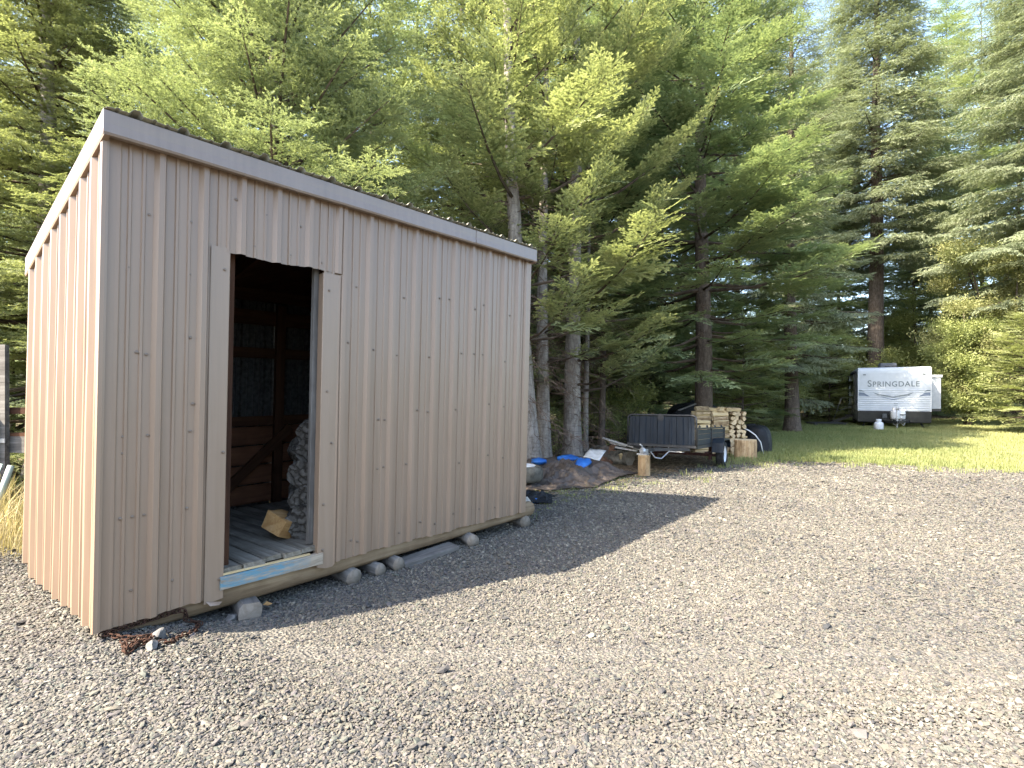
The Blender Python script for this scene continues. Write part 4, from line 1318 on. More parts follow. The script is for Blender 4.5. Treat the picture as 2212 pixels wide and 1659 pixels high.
mb = MB(); mb.lathe([(.0, -.004), (.065, -.004), (.065, .004), (.0, .004)], 16, axis='y', c=(0, -.03, 1.0)); mb.build('hole_shade_disc', M['frameblack'], fp)  # solid black disc painted as the shade of an opening
ar = [(.60 + .085 * math.sin(a_), -.005, .955 + .085 * math.cos(a_)) for a_ in np.linspace(0, 1.5708, 6)]
pth = [(-x, y, z) for x, y, z in reversed(ar)] + ar
pth = [(-.685, -.005, .48)] + pth + [(.685, -.005, .48)]
mb = MB(); mb.tube(pth, .020, 8); mb.build('panel_frame', M['frameblack'], trailer, True)
mb = MB(); mb.box(-.69, .69, -.03, .03, .455, .500); mb.box(-.70, -.64, .03, 2.7, .44, .50); mb.box(.64, .70, .03, 2.7, .44, .50); mb.box(-.70, .70, 2.70, 2.76, .44, .50)
mb.build('bed_frame', M['frameblack'], trailer)
mb = MB(); mb.box(-.635, .635, .035, 2.69, .46, .485); mb.build('bed_floor', M['greywood'], trailer)
for sx in (-1, 1):
    for (y0, y1) in ((.10, 1.28), (1.34, 2.64)):
        for z0, z1 in ((.505, .60), (.607, .70), (.707, .785)):
            mb = MB(); mb.box(sx * .668 - .012, sx * .668 + .012, y0, y1, z0, z1); mb.build('side_board', M['boxblack'], trailer, bevel=.004)
    for y in (.07, 1.31, 2.67):
        mb = MB(); mb.box(sx * .675 - .022, sx * .675 + .022, y - .026, y + .026, .50, .80); mb.build('stake', M['frameblack'], trailer)
    mb = MB(); mb.box(sx * .672 - .026, sx * .672 + .026, .02, 2.70, .80, .825); mb.build('top_rail', M['frameblack'], trailer)
    for y in (.3, .95, 1.7, 2.4):
        mb = MB(); mb.tube([(sx * .67, y - .05, .825), (sx * .67, y - .04, .86), (sx * .67, y + .04, .86), (sx * .67, y + .05, .825)], .010, 6); mb.build('rail_hook', M['frameblack'], trailer)
    # fender: sloped ends, flat top
    mb = MB()
    fy = [(1.20, .33), (1.22, .52), (1.34, .60), (1.86, .60), (1.98, .52), (2.02, .42)]
    for y, z in fy: mb.v += [(sx * .715, y, z), (sx * .945, y, z), (sx * .945, y + .0, z - .03), ]
    for i in range(5):
        mb.f += [(i * 3, i * 3 + 1, i * 3 + 4, i * 3 + 3), (i * 3 + 1, i * 3 + 2, i * 3 + 5, i * 3 + 4)]; mb.m += [0, 0]
    mb.build('fender', M['blackpaint'], trailer, recalc=False, solid=.006)
    wh = MB()
    wh.lathe([(.165, -.07), (.205, -.085), (.238, -.078), (.252, -.055), (.254, -.02), (.250, -.017), (.250, -.012), (.254, -.009), (.254, .009), (.250, .012), (.250, .017), (.254, .02), (.252, .055), (.238, .078), (.205, .085), (.165, .07)], 28, axis='x', close=False)
    wl = wh.build('wheel', M['rubber'], trailer, True); wl.location = (sx * .835, 1.60, .290)
    rm = MB(); rm.lathe([(.165, -.065), (.160, -.03), (.130, -.02), (.126, .03), (.150, .04), (.168, .07)], 24, axis='x', close=False)
    rm.build('rim', M['whitepaint'], wl, True)
    rm = MB(); rm.lathe([(.001, .045), (.045, .045), (.055, .03), (.055, -.02), (.001, -.02)], 14, axis='x', close=False)
    rm.build('hub', M['frameblack'], wl, True)
    for k in range(5):
        a_ = 2 * math.pi * k / 5
        rm = MB(); rm.bar((.02, .05 * math.cos(a_), .05 * math.sin(a_)), (.03, .14 * math.cos(a_), .14 * math.sin(a_)), .05, .02, up=(1, 0, 0))
        rm.build('spoke', M['whitepaint'], wl)
mb = MB(); mb.box(-.76, .76, 1.57, 1.63, .225, .285); mb.build('axle', M['redpaint'], trailer)
for x in (-.60, .60):
    mb = MB(); mb.box(x - .03, x + .03, 1.2, 2.0, .30, .33); mb.box(x - .03, x + .03, 1.56, 1.64, .16, .44); mb.build('spring_mount', M['redpaint'], trailer)
mb = MB(); mb.box(-.035, .035, -.95, 1.0, .39, .45); mb.build('tongue', M['frameblack'], trailer)
for x in (-.55, .55): mb = MB(); mb.bar((x, .02, .43), (0, -.55, .425), .05, .05); mb.build('tongue_brace', M['frameblack'], trailer)
mb = MB(); mb.box(-.05, .05, -1.02, -.90, .385, .455); mb.tube([(0, -1.0, .425), (0, -1.06, .425), (0, -1.12, .42)], [.05, .062, .035], 10); mb.box(-.085, .085, -1.12, -.97, .362, .384)
cp_ = mb.build('coupler', M['greysteel'], trailer)
mb = MB(); mb.tube([(-.03, -.98, .455), (-.03, -1.0, .50), (-.05, -1.05, .53)], [.014, .011, .012], 8); mb.build('coupler_latch', M['dirtywhite'], cp_)
mb = MB(); mb.tube([(.16, -.02, .455), (.16, -.03, .375), (.46, -.03, .375), (.46, -.02, .455)], .010, 6); mb.build('step_bar', M['greysteel'], trailer)
mb = MB(); mb.tube([(.06, -.80, .40), (.12, -.72, .30), (.2, -.6, .28), (.25, -.45, .36), (.27, -.2, .43)], .012, 5); mb.build('safety_chain', M['greysteel'], trailer)

# stumps
def stump(px, py, r_, h, label, seed, name='stump'):
    p = on_ground(px, py)
    rr = random.Random(seed); mb = MB(); n_ = 26
    N = [rr.uniform(-1, 1) for _ in range(n_)]
    for j, q in enumerate((0, .3, .65, .93, 1.0)):
        for k in range(n_):
            a_ = 2 * math.pi * k / n_
            rad = r_ * (1 + .035 * N[k] + .03 * math.sin(2 * a_ + seed) + .02 * rr.uniform(-1, 1)) * (1.03 if j == 0 else 1) * (.985 if j == 4 else 1)
            mb.v.append((rad * math.cos(a_), rad * math.sin(a_), h * q - (.01 if j == 0 else 0)))
    for j in range(4):
        for k in range(n_):
            k2 = (k + 1) % n_
            mb.f.append((j * n_ + k, j * n_ + k2, j * n_ + n_ + k2, j * n_ + n_ + k)); mb.m.append(0)
    mb.f += [tuple(reversed(range(n_))), tuple(4 * n_ + k for k in range(n_))]; mb.m += [1, 1]
    me_ = mb.mesh([M['stumpside'], M['cutend']])
    o = link(name, me_, None, (p.x, p.y, gz(p.x, p.y)), (0, 0, seed))
    return tag(o, label, 'stump')
t = NT('peeled_stump_side').set(.85, .15)
v = t.coord('Object', (7, 7, .9)); n1 = t.noise(v, 3, 7, .65, .4); n2 = t.noise(t.coord('Object'), 14, 5, .65)
c = t.ramp(n1, [(.3, (.20, .12, .06)), (.5, (.38, .26, .14)), (.7, (.52, .39, .23))])
t.col(t.mix(t.ramp(n2, [(.5, (0, 0, 0)), (.72, (.7, .7, .7))]), c, (.16, .10, .055))); t.bump(n1, .6, .015)
M['stumpside'] = t.mat
stump(1391, 1027, .105, .355, 'small upright log round holding up the trailer coupler', 3)
stump(1610, 990, .235, .43, 'wide chopping stump beside the trailer wheel and firewood', 5)
mb = MB(); mb.box(-.06, .06, -.05, .05, 0, .035, jit=.006)
p = on_ground(1620, 985); o = mb.build('wood_chunk', M['splitpale'], None); o.location = (p.x - .1, p.y + .1, gz(p.x, p.y) + .43); tag(o, 'small split chunk lying on the wide chopping stump', 'firewood')

# ------------------------------------------------------------------ firewood stack behind the trailer
pale = [M['splitpale'], simple('pale_bark', (.22, .15, .085), (.50, .38, .23), 10, .9, .1, bump=.5, stretch=(1, 3, 3), randomize=.3), M['cutend']]
meshes = [split_log(200 + k, .36 + .01 * (k % 5), .056 + .003 * (k % 6)).mesh(pale) for k in range(12)]
YS = 12.95
RS = random.Random(17)
def stack_col(x0, x1, nrow, label, group, end_on=False, depth=2, y0=YS):
    zb = gz((x0 + x1) / 2, YS)
    for j in range(nrow):
        if end_on:
            m_ = 3
            for i in range(m_):
                x = x0 + (x1 - x0) * (i + .5) / m_ + RS.uniform(-.015, .015)
                o = link('split_log', RS.choice(meshes), None, (x, y0 + RS.uniform(-.05, .06), zb + .055 + j * .104), (RS.uniform(0, 6.28), RS.uniform(-.05, .05), 1.5708 + RS.uniform(-.14, .14)))
                tag(o, label, 'firewood', group)
        else:
            for i in range(depth):
                o = link('split_log', RS.choice(meshes), None, ((x0 + x1) / 2 + RS.uniform(-.02, .02), y0 - .12 + i * .15 + RS.uniform(-.02, .02), zb + .055 + j * .104), (RS.uniform(0, 6.28), RS.uniform(-.07, .07), RS.uniform(-.13, .13)))
                tag(o, label, 'firewood', group)
xp = lambda px: px_x(px, YS)
stack_col(xp(1496), xp(1532), 10, 'pale split log laid lengthwise in the firewood stack column behind the trailer bed', 'firewood column behind the trailer bed')
stack_col(xp(1533), xp(1570), 10, 'pale split log laid lengthwise in the middle column of the firewood stack', 'middle firewood column')
stack_col(xp(1571), xp(1606), 10, 'pale split log seen end-on at the right end of the firewood stack', 'end-on firewood column', True)
for px, z, a_ in ((1515, 10, .25), (1545, 10, -.35), (1580, 10, .1), (1560, 10.1, .6)):
    x = px_x(px, YS)
    o = link('split_log', RS.choice(meshes), None, (x, YS - .06, gz(x, YS) + .06 + z * .104), (RS.uniform(0, 6), .04, a_))
    tag(o, 'pale split log tossed on top of the firewood stack', 'firewood', 'loose logs on top of the stack')

# ------------------------------------------------------------------ cloth and tarps
def cloth_material(name, a, b, rough=.55, spec=.35):
    t = NT(name).set(rough, spec)
    v = t.coord('Object'); n1 = t.noise(v, 6, 6, .65); n2 = t.noise(v, 22, 4, .6, .6)
    t.col(t.ramp(n1, [(.3, a), (.7, b)])); t.bump(n2, .5, .02)
    return t.mat
M['browntarp'] = cloth_material('brown_tarpaulin', (.034, .026, .021), (.085, .067, .055))
M['bluetarp'] = cloth_material('blue_tarpaulin', (.012, .075, .30), (.03, .16, .46))
M['blacktarp'] = cloth_material('black_sheeting', (.006, .007, .008), (.016, .017, .020), .6, .2)
from mathutils import noise as mnoise
def drape(name, corners, lumps, mat, nu=56, nv=36, wr=.05, freq=5.0, seed=0, parent=None, base=.012, ragged=.06, origin=None):
    """a sheet thrown on the ground: corners (4 xy), lumps (x, y, height, radius)"""
    A, B, C_, D = [np.array(c) for c in corners]
    mb = MB()
    for j in range(nv + 1):
        for i in range(nu + 1):
            u, v_ = i / nu, j / nv
            p = (A * (1 - u) + B * u) * (1 - v_) + (D * (1 - u) + C_ * u) * v_
            e = min(u, 1 - u, v_, 1 - v_)
            nz = mnoise.noise(Vector((p[0] * 1.6 + seed, p[1] * 1.6, seed)))
            if e < .10: p = p + ragged * (1 - e / .10) * np.array([mnoise.noise(Vector((p[0] * 4, p[1] * 4, 3 + seed))), mnoise.noise(Vector((p[0] * 4, p[1] * 4, 9 + seed)))])
            h = base
            for lx, ly, lh, lr in lumps: h += lh * math.exp(-((p[0] - lx) ** 2 + (p[1] - ly) ** 2) / lr ** 2)
            q = Vector((p[0] * freq + seed * 3, p[1] * freq * 1.4, seed + h * 3))
            rg = (1 - abs(mnoise.noise(q)) * 2) ** 3 * .5 + abs(mnoise.noise(q * 2.1)) * .35
            h += wr * max(0, rg) * (.25 + min(1, e * 6))
            mb.v.append((p[0], p[1], gz(p[0], p[1]) + max(.006, h)))
    n_ = nu + 1
    for j in range(nv):
        for i in range(nu): mb.f.append((j * n_ + i, j * n_ + i + 1, j * n_ + n_ + i + 1, j * n_ + n_ + i)); mb.m.append(0)
    og = origin if origin is not None else (A[0], A[1], gz(A[0], A[1]))
    o = mb.build(name, mat, parent, False, origin=og, recalc=False, solid=.004)
    if parent is None: o.location = og
    return o
# spread brown tarp
tp = drape('brown_tarp', [(-.05, 7.75), (1.25, 8.05), (2.35, 9.75), (.55, 10.2)], [(.95, 8.75, .17, .40), (1.55, 9.25, .15, .36), (.75, 9.2, .12, .4), (1.15, 9.5, .12, .4)], M['browntarp'], nu=90, nv=60, wr=.12, seed=2, freq=3.4)
tag(tp, 'crumpled dark brown tarp spread on the ground past the shed', 'tarp')
def band(name, pts, half, rad, mat, parent=None, n=10, seed=0):
    """a bundled roll of cloth along pts"""
    mb = MB(); m_ = 16
    for i, (p, r_) in enumerate(zip(pts, rad)):
        d = (Vector(pts[min(i + 1, len(pts) - 1)]) - Vector(pts[max(0, i - 1)])).normalized()
        x = d.cross(Vector((0, 0, 1))).normalized()
        for k in range(m_):
            a_ = 2 * math.pi * k / m_
            rr_ = r_ * (1 + .45 * mnoise.noise(Vector((i * 1.3 + seed, math.cos(a_) * 2.6, math.sin(a_) * 2.6))))
            mb.v.append(Vector(p) + x * math.cos(a_) * rr_ * half + Vector((0, 0, 1)) * math.sin(a_) * rr_)
    for i in range(len(pts) - 1):
        for k in range(m_):
            k2 = (k + 1) % m_
            mb.f.append((i * m_ + k, i * m_ + k2, i * m_ + m_ + k2, i * m_ + m_ + k)); mb.m.append(0)
    mb.f += [tuple(range(m_)), tuple((len(pts) - 1) * m_ + k for k in reversed(range(m_)))]; mb.m += [0, 0]
    o = mb.build(name, mat, parent, True, origin=pts[0] if parent is None else parent.location)
    if parent is None: o.location = pts[0]
    return o
G = lambda px, py, dz=0.0: on_ground(px, py) + Vector((0, 0, dz))
q1, q2 = G(1252, 1033, .17), G(1262, 1022, .20)
band('blue_fold', [G(1250, 1038, .20), G(1256, 1034, .25), G(1262, 1030, .27), G(1268, 1026, .24)], 2.2, [.035, .06, .06, .035], M['bluetarp'], tp, seed=4)
# rolled tarp behind it, brown with blue lining folded out
pr_ = [at(1128, 1002, 9.9), at(1150, 1003, 9.9), at(1180, 1004, 9.95), at(1210, 1002, 10.1), at(1235, 996, 10.3), at(1262, 992, 10.5), at(1280, 996, 10.6)]
pr_ = [Vector((p.x, p.y, gz(p.x, p.y) + .09 + .02 * math.sin(i * 2))) for i, p in enumerate(pr_)]
roll = band('rolled_tarp', pr_, 1.5, [.10, .13, .14, .17, .17, .15, .06], M['browntarp'], seed=7)
tag(roll, 'rolled brown tarp with blue lining lying at the foot of the fir trunks', 'tarp')
def patch(pxs, Y, dz, mat, parent, seed):
    ps = [at(px, 1000, Y) for px in pxs]
    ps = [Vector((p.x, p.y, gz(p.x, p.y) + dz)) for p in ps]
    return band('blue_lining', ps, 2.6, [.03] + [.062] * (len(ps) - 2) + [.03], mat, parent, seed=seed)
patch((1203, 1218, 1234, 1250), 9.95, .23, M['bluetarp'], roll, 3)
patch((1148, 1164, 1180), 9.75, .20, M['bluetarp'], roll, 5)
# flat blue and black bag by the shed corner
bgx = G(1150, 1085)
bag = drape('folded_blue_bag', [(bgx.x - .25, bgx.y - .16), (bgx.x + .25, bgx.y - .12), (bgx.x + .32, bgx.y + .40), (bgx.x - .2, bgx.y + .4)], [(bgx.x, bgx.y + .15, .10, .25)], M['blacktarp'], 24, 18, .05, 7, 9)
tag(bag, 'folded dark bag with blue edge at the far corner of the shed', 'bag')
band('blue_edge', [G(1128, 1082, .03), G(1142, 1086, .035), G(1158, 1087, .03), G(1168, 1085, .025)], 1.2, [.02, .035, .035, .015], M['bluetarp'], bag, seed=2)
# white sheets of paper / board
for (px, py, sx_, sy_, rz_, dz, lab) in ((1287, 1026, .15, .20, -.45, .36, 'white board lying tilted on the brown tarp'), (1253, 1007, .11, .07, .1, .07, 'small white scrap on the ground between the two tarps')):
    p = on_ground(px, py)
    mb = MB(); n_ = 5
    for j in range(n_ + 1):
        for i in range(n_ + 1): mb.v.append((-sx_ + 2 * sx_ * i / n_, -sy_ + 2 * sy_ * j / n_, .012 * math.sin(i * 1.1 + j * .7)))
    for j in range(n_):
        for i in range(n_): mb.f.append((j * 6 + i, j * 6 + i + 1, j * 6 + 7 + i, j * 6 + 6 + i)); mb.m.append(0)
    o = mb.build('white_sheet', M['dirtywhite'], None, True, recalc=False, solid=.006)
    o.location = (p.x, p.y + .1, gz(p.x, p.y) + dz); o.rotation_euler = (.32, .12, rz_); tag(o, lab, 'board')
# spare wheel half hidden by the shed
p = G(1140, 1042)
sw = empty('spare_wheel', (.17, 8.25, gz(.17, 8.25) + .07), 0, 'muddy spare tyre with a white rim lying flat behind the shed corner', 'wheel')
mb = MB(); mb.lathe([(.17, .03), (.24, .012), (.29, .03), (.315, .08), (.318, .17), (.29, .235), (.23, .258), (.165, .236)], 30, close=False); mb.build('tyre', simple('muddy_tyre', (.06, .055, .045), (.17, .155, .125), 9, .9, .1), sw, True)
mb = MB(); mb.lathe([(.001, .205), (.06, .21), (.09, .190), (.14, .195), (.17, .23), (.20, .262), (.195, .266), (.165, .236)], 26, close=False); mb.build('rim', M['whitepaint'], sw, True)
# sheeted heap beside the firewood with a white pole over it
def heap(name, x, y, rx, ry, h, mat, label, seed, yaw=0):
    mb = MB(); nu, nv = 40, 16
    for j in range(nv + 1):
        f = j / nv
        for i in range(nu):
            a_ = 2 * math.pi * i / nu
            c_ = max(0.0, math.cos(f * 1.5708)) ** .45
            q = 1 + .16 * mnoise.noise(Vector((math.cos(a_) * 2 + seed, math.sin(a_) * 2, f * 1.5))) + .06 * math.sin(a_ * 9 + 3 * mnoise.noise(Vector((a_, f * 3, seed)))) * (1 - f)
            mb.v.append((rx * c_ * q * math.cos(a_), ry * c_ * q * math.sin(a_), h * math.sin(f * 1.5708) * (1 + .12 * mnoise.noise(Vector((math.cos(a_) * 1.5, math.sin(a_) * 1.5, seed + 4)))) - .01))
    for j in range(nv):
        for i in range(nu):
            i2 = (i + 1) % nu
            mb.f.append((j * nu + i, j * nu + i2, j * nu + nu + i2, j * nu + nu + i)); mb.m.append(0)
    o = mb.build(name, mat, None, True, recalc=False); o.location = (x, y, gz(x, y)); o.rotation_euler = (0, 0, yaw)
    return tag(o, label, 'tarp')
hx = px_x(1632, 13.4)
heap('sheeted_heap', hx, 13.4, .36, .45, .68, M['blacktarp'], 'black sheeting over a heap beside the firewood stack', 3)
mb = MB(); mb.tube([at(1604, 924, 12.95), at(1618, 930, 12.9), at(1632, 940, 12.85), at(1643, 955, 12.8), at(1650, 985, 12.8)], .014, 7)
o = mb.build('white_pole', M['whitepaint'], None, True); tag(o, 'bent white pole resting over the black sheeted heap', 'pole')
hx = px_x(1500, 15.6)
heap('sheeted_woodpile', hx, 15.6, .95, .5, 1.22, M['blacktarp'], 'black sheeting over a woodpile around the dark fir trunk', 6)
mb = MB(); mb.bar(at(1466, 886, 13.6), at(1503, 872, 13.9), .05, .03); o = mb.build('grey_pole', M['greywood'], None); tag(o, 'grey pole propped against the black sheeting above the trailer panel', 'pole')

# ------------------------------------------------------------------ scrap heap left of the trailer
old = [M['oldsplit'], M['bark'], M['oldsplit']]
om = [split_log(300 + k, .40, .085).mesh(old) for k in range(5)]
mossy = [M['split'], simple('mossy_bark', (.06, .055, .045), (.20, .18, .14), 8, .95, .1, bump=1, bdist=.03), M['greyend']]
for k, (px, py, r_, lab) in enumerate(((1300, 985, .16, 'fat mossy bark log at the left of the scrap heap'), (1348, 995, .15, 'short mossy log just left of the trailer tongue'), (1325, 976, .12, 'bark covered log behind the red brown splits'))):
    p = G(px, py + 12)
    o = link('bark_log', round_log(400 + k, .45, r_).mesh(mossy), None, (p.x, p.y + .3, gz(p.x, p.y) + r_ * .9), (k, .05, 1.9 + .4 * k)); tag(o, lab, 'log')
for k, (px, py, dz) in enumerate(((1318, 1000, .07), (1330, 999, .07), (1340, 1001, .06), (1322, 998, .20), (1334, 996, .19), (1312, 1002, .06), (1328, 996, .30))):
    p = G(px, py)
    o = link('split_log', om[k % 5], None, (p.x, p.y, gz(p.x, p.y) + dz), (RS.uniform(0, 6), RS.uniform(-.3, .3), 1.2 + RS.uniform(-.7, .7)))
    tag(o, 'old red brown split log in the scrap heap left of the trailer', 'firewood', 'red brown logs left of the trailer')
p = G(1346, 1004); mb = MB(); mb.box(-.035, .035, -.012, .012, 0, .26, jit=.004); o = mb.build('board_end', M['splitpale'], None); o.location = (p.x, p.y, gz(p.x, p.y) + .0); o.rotation_euler = (.3, -.35, .2); tag(o, 'short pale board leaning on the red brown logs', 'board')
for k, (a_, b_, wd_, lab) in enumerate(((at(1302, 946, 11.0), at(1385, 971, 10.6), .06, 'longest white board sticking out of the scrap heap'), (at(1318, 956, 11.0), at(1352, 964, 10.8), .05, 'short white board under the long one'), (at(1330, 966, 10.9), at(1376, 974, 10.6), .05, 'lowest white board pointing at the trailer coupler'))):
    mb = MB(); mb.bar(a_, b_, wd_, .03); o = mb.build('white_board', M['dirtywhite'], None); tag(o, lab, 'board')
for k, (px, py, L, lab) in enumerate(((1283, 1000, .8, 'grey plank lying flat between the tarp and scrap heap'), (1272, 986, .5, 'grey sawn block behind the flat plank'))):
    p = G(px, py); mb = MB(); mb.box(-L / 2, L / 2, -.08, .08, 0, .05 + .07 * k, jit=.006); o = mb.build('plank', M['greywood'], None); o.location = (p.x, p.y, gz(p.x, p.y)); o.rotation_euler = (0, 0, -.1 + .2 * k); tag(o, lab, 'board')

# ------------------------------------------------------------------ caravan
RVP = Vector((16.30, 22.6, 0)); RVP.z = gz(16.45, 22.6)
rv = empty('travel_trailer', RVP, R(-29.6), 'white travel trailer with SPRINGDALE on its front, parked on the lawn', 'caravan')
rv.scale = (1.04, 1.04, 1.04)
M['rvwhite'] = simple('white_caravan_siding', (.52, .55, .57), (.60, .63, .65), 3, .35, .4)
M['rvside'] = simple('grey_white_caravan_side', (.40, .42, .44), (.52, .54, .55), 4, .4, .4)
M['rvblack'] = simple('black_caravan_skirt', (.010, .011, .012), (.022, .023, .024), 5, .35, .4)
M['decal'] = simple('slate_blue_decal', (.10, .14, .20), (.15, .19, .26), 6, .4, .4)
M['decalgrey'] = simple('grey_decal', (.14, .17, .18), (.20, .23, .24), 6, .4, .4)
M['glassdark'] = simple('dark_window_glass', (.010, .012, .014), (.02, .022, .025), 3, .08, .5)
M['acgrey'] = simple('grey_rooftop_plastic', (.055, .062, .068), (.10, .11, .115), 5, .55, .3)
HWX = 1.22
def xprof(name, prof_, x0, x1, mat, parent=rv, solid=.01):
    mb = MB()
    for y, z in prof_: mb.v += [(x0, y, z), (x1, y, z)]
    for i in range(len(prof_) - 1): mb.f.append((2 * i, 2 * i + 1, 2 * i + 3, 2 * i + 2)); mb.m.append(0)
    return mb.build(name, mat, parent, recalc=False, solid=solid)
fpz = []
z = .73
while z < 1.62:
    fpz += [(.0, z), (-.004, z + .012), (-.010, z + .062), (-.002, z + .082)]
    z += .0895
fpz += [(0, z), (0.005, 2.30), (.015, 2.40), (.05, 2.47), (.11, 2.515), (.22, 2.53)]
front = xprof('front_wall', fpz, -HWX, HWX, M['rvwhite'])
xprof('skirt_panel', [(.02, .73), (.005, .70), (.03, .28), (.10, .24)], -HWX, HWX, M['rvblack'])
mb = MB(); mb.box(-HWX, HWX, .22, 7.0, 2.50, 2.535); mb.build('roof', M['rvwhite'], rv, bevel=.02)
for sx in (-1, 1):
    mb = MB(); mb.box(sx * HWX - .012, sx * HWX + .012, .012, 7.0, .73, 2.50); sw_ = mb.build('side_wall', M['rvside'], rv)
    mb = MB(); mb.box(sx * (HWX + .002) - .012, sx * (HWX + .002) + .012, .03, 7.0, .28, .73); mb.build('side_skirt', M['rvblack'], rv)
    mb = MB(); mb.box(sx * (HWX - .004) - .022, sx * (HWX - .004) + .022, -.012, .025, .72, 2.44); mb.build('corner_trim', M['whitepaint'], rv, bevel=.006)
    mb = MB(); mb.box(sx * 1.0 - .05, sx * 1.0 + .05, -.018, .012, 2.215, 2.25); mb.build('marker_light', M['acgrey'], rv)
mb = MB(); mb.box(-HWX, HWX, 6.98, 7.02, .3, 2.50); mb.build('rear_wall', M['rvside'], rv)
for y0, y1, z0, z1 in ((1.1, 1.9, 1.45, 2.05), (3.7, 4.6, 1.45, 2.05)):
    mb = MB(); mb.box(-HWX - .025, -HWX - .008, y0, y1, z0, z1); wn = mb.build('window', M['frameblack'], rv)
    mb = MB(); mb.box(-HWX - .03, -HWX - .0255, y0 + .05, y1 - .05, z0 + .05, z1 - .05); mb.build('pane', M['glassdark'], wn)
mb = MB(); mb.box(-HWX - .03, -HWX - .012, 2.4, 3.1, .60, 2.35); dr = mb.build('door', M['rvside'], rv, bevel=.004)
mb = MB(); mb.box(-HWX - .036, -HWX - .031, 2.5, 3.0, 1.5, 2.1); mb.build('door_window', M['glassdark'], dr)
mb = MB(); mb.box(-HWX - .06, -HWX - .03, 2.46, 2.52, 1.20, 1.30); mb.build('handle', M['frameblack'], dr)
mb = MB(); mb.tube([(-HWX - .10, .35, 2.36), (-HWX - .10, 5.6, 2.36)], .06, 12); aw = mb.build('awning_roll', M['frameblack'], rv, True)
for y in (.42, 5.5):
    mb = MB(); mb.box(-HWX - .10, -HWX - .04, y - .035, y + .035, .95, 2.36); mb.build('awning_arm', M['frameblack'], rv)
for z0, z1 in ((1.28, 1.36), (1.05, 1.2)):
    mb = MB(); mb.add([(-HWX - .014, .06, z0), (-HWX - .014, 2.2, z0 - .12), (-HWX - .014, 2.2, z1 - .16), (-HWX - .014, .06, z1)], [(0, 1, 2, 3)]); mb.build('side_stripe', M['decal'], rv, recalc=False, solid=.002)
for y in (.6, 1.3):
    mb = MB(); mb.box(-HWX - .02, -HWX - .015, y, y + .22, .36, .66); mb.build('hatch', M['dirtywhite'], rv)
for y in (3.6, 4.4):
    for sx in (-1, 1):
        mb = MB(); mb.lathe([(.20, -.09), (.33, -.09), (.35, -.05), (.35, .05), (.33, .09), (.20, .09)], 24, axis='x', c=(sx * 1.08, y, .35), close=True); mb.build('wheel', M['rubber'], rv, True)
# slide-out room on the far side
mb = MB(); mb.box(HWX + .0145, 1.78, 1.5, 5.2, .80, 2.12); so = mb.build('slide_out', M['rvside'], rv, bevel=.01)
mb = MB(); mb.box(HWX + .02, 1.83, 1.46, 5.24, 2.122, 2.24); mb.build('slide_out_trim', M['dirtywhite'], so)
mb = MB(); mb.box(HWX + .03, 1.79, 1.48, 5.2, .70, .798); mb.build('slide_out_base', M['rvblack'], so)
# roof unit
mb = MB()
mb.add([(-.32, 1.6, 2.536), (.32, 1.6, 2.536), (.32, 2.5, 2.536), (-.32, 2.5, 2.536), (-.29, 1.68, 2.79), (.29, 1.68, 2.79), (.30, 2.45, 2.81), (-.30, 2.45, 2.81)], [(0, 1, 5, 4), (1, 2, 6, 5), (2, 3, 7, 6), (3, 0, 4, 7), (4, 5, 6, 7), (0, 3, 2, 1)])
ac = mb.build('air_conditioner', M['acgrey'], rv, bevel=.03)
for x in (-.06, .20): mb = MB(); mb.box(x - .09, x + .09, 1.585, 1.64, 2.56, 2.66); mb.build('vent', M['frameblack'], ac)
# printed decals on the front
def decal(name, pts, mat, y=-.0135):
    mb = MB(); mb.add([(x, y, z) for x, z in pts], [tuple(range(len(pts)))]); return mb.build(name, mat, front, recalc=False, solid=.002)
decal('chevron_decal', [(-.72, 1.50), (-.52, 1.43), (-.05, 1.335), (.02, 1.335), (.47, 1.43), (.66, 1.49), (.50, 1.37), (.03, 1.275), (-.06, 1.275), (-.54, 1.38)], M['decalgrey'])
decal('chevron_decal', [(-.62, 1.40), (-.50, 1.345), (-.06, 1.225), (.03, 1.225), (.46, 1.34), (.56, 1.39), (.44, 1.315), (.02, 1.19), (-.05, 1.19), (-.48, 1.325)], M['decal'])
for sx in (-1, 1):
    decal('stripe_decal', [(sx * 1.20, 1.36), (sx * 1.20, 1.50), (sx * 1.02, 1.48), (sx * .80, 1.31), (sx * 1.0, 1.355)], M['decal'])
    decal('stripe_decal', [(sx * 1.20, 1.535), (sx * 1.20, 1.60), (sx * 1.10, 1.59), (sx * .99, 1.52), (sx * 1.08, 1.535)], M['decalgrey'])
tc = bpy.data.curves.new('lettering', 'FONT')
tc.body = 'Springdale'
for i, f_ in enumerate(tc.body_format): f_.use_small_caps = i > 0
tc.small_caps_scale = .80
tc.size = .38; tc.align_x = 'CENTER'; tc.extrude = .002; tc.space_character = 1.1; tc.offset = .004
tc.materials.append(M['decalgrey'])
tx = bpy.data.objects.new('lettering', tc); COL.objects.link(tx); tx.parent = front
tx.location = (-.02, -.008, 1.735); tx.rotation_euler = (R(90), 0, 0); tx.scale = (.90, 1, 1)
decal('badge_decal', [(-.0, 1.02), (.14, 1.02), (.14, 1.045), (0, 1.045)], M['decalgrey'])
decal('badge_decal', [(-.0, .955), (.14, .955), (.14, .98), (0, .98)], M['decalgrey'])
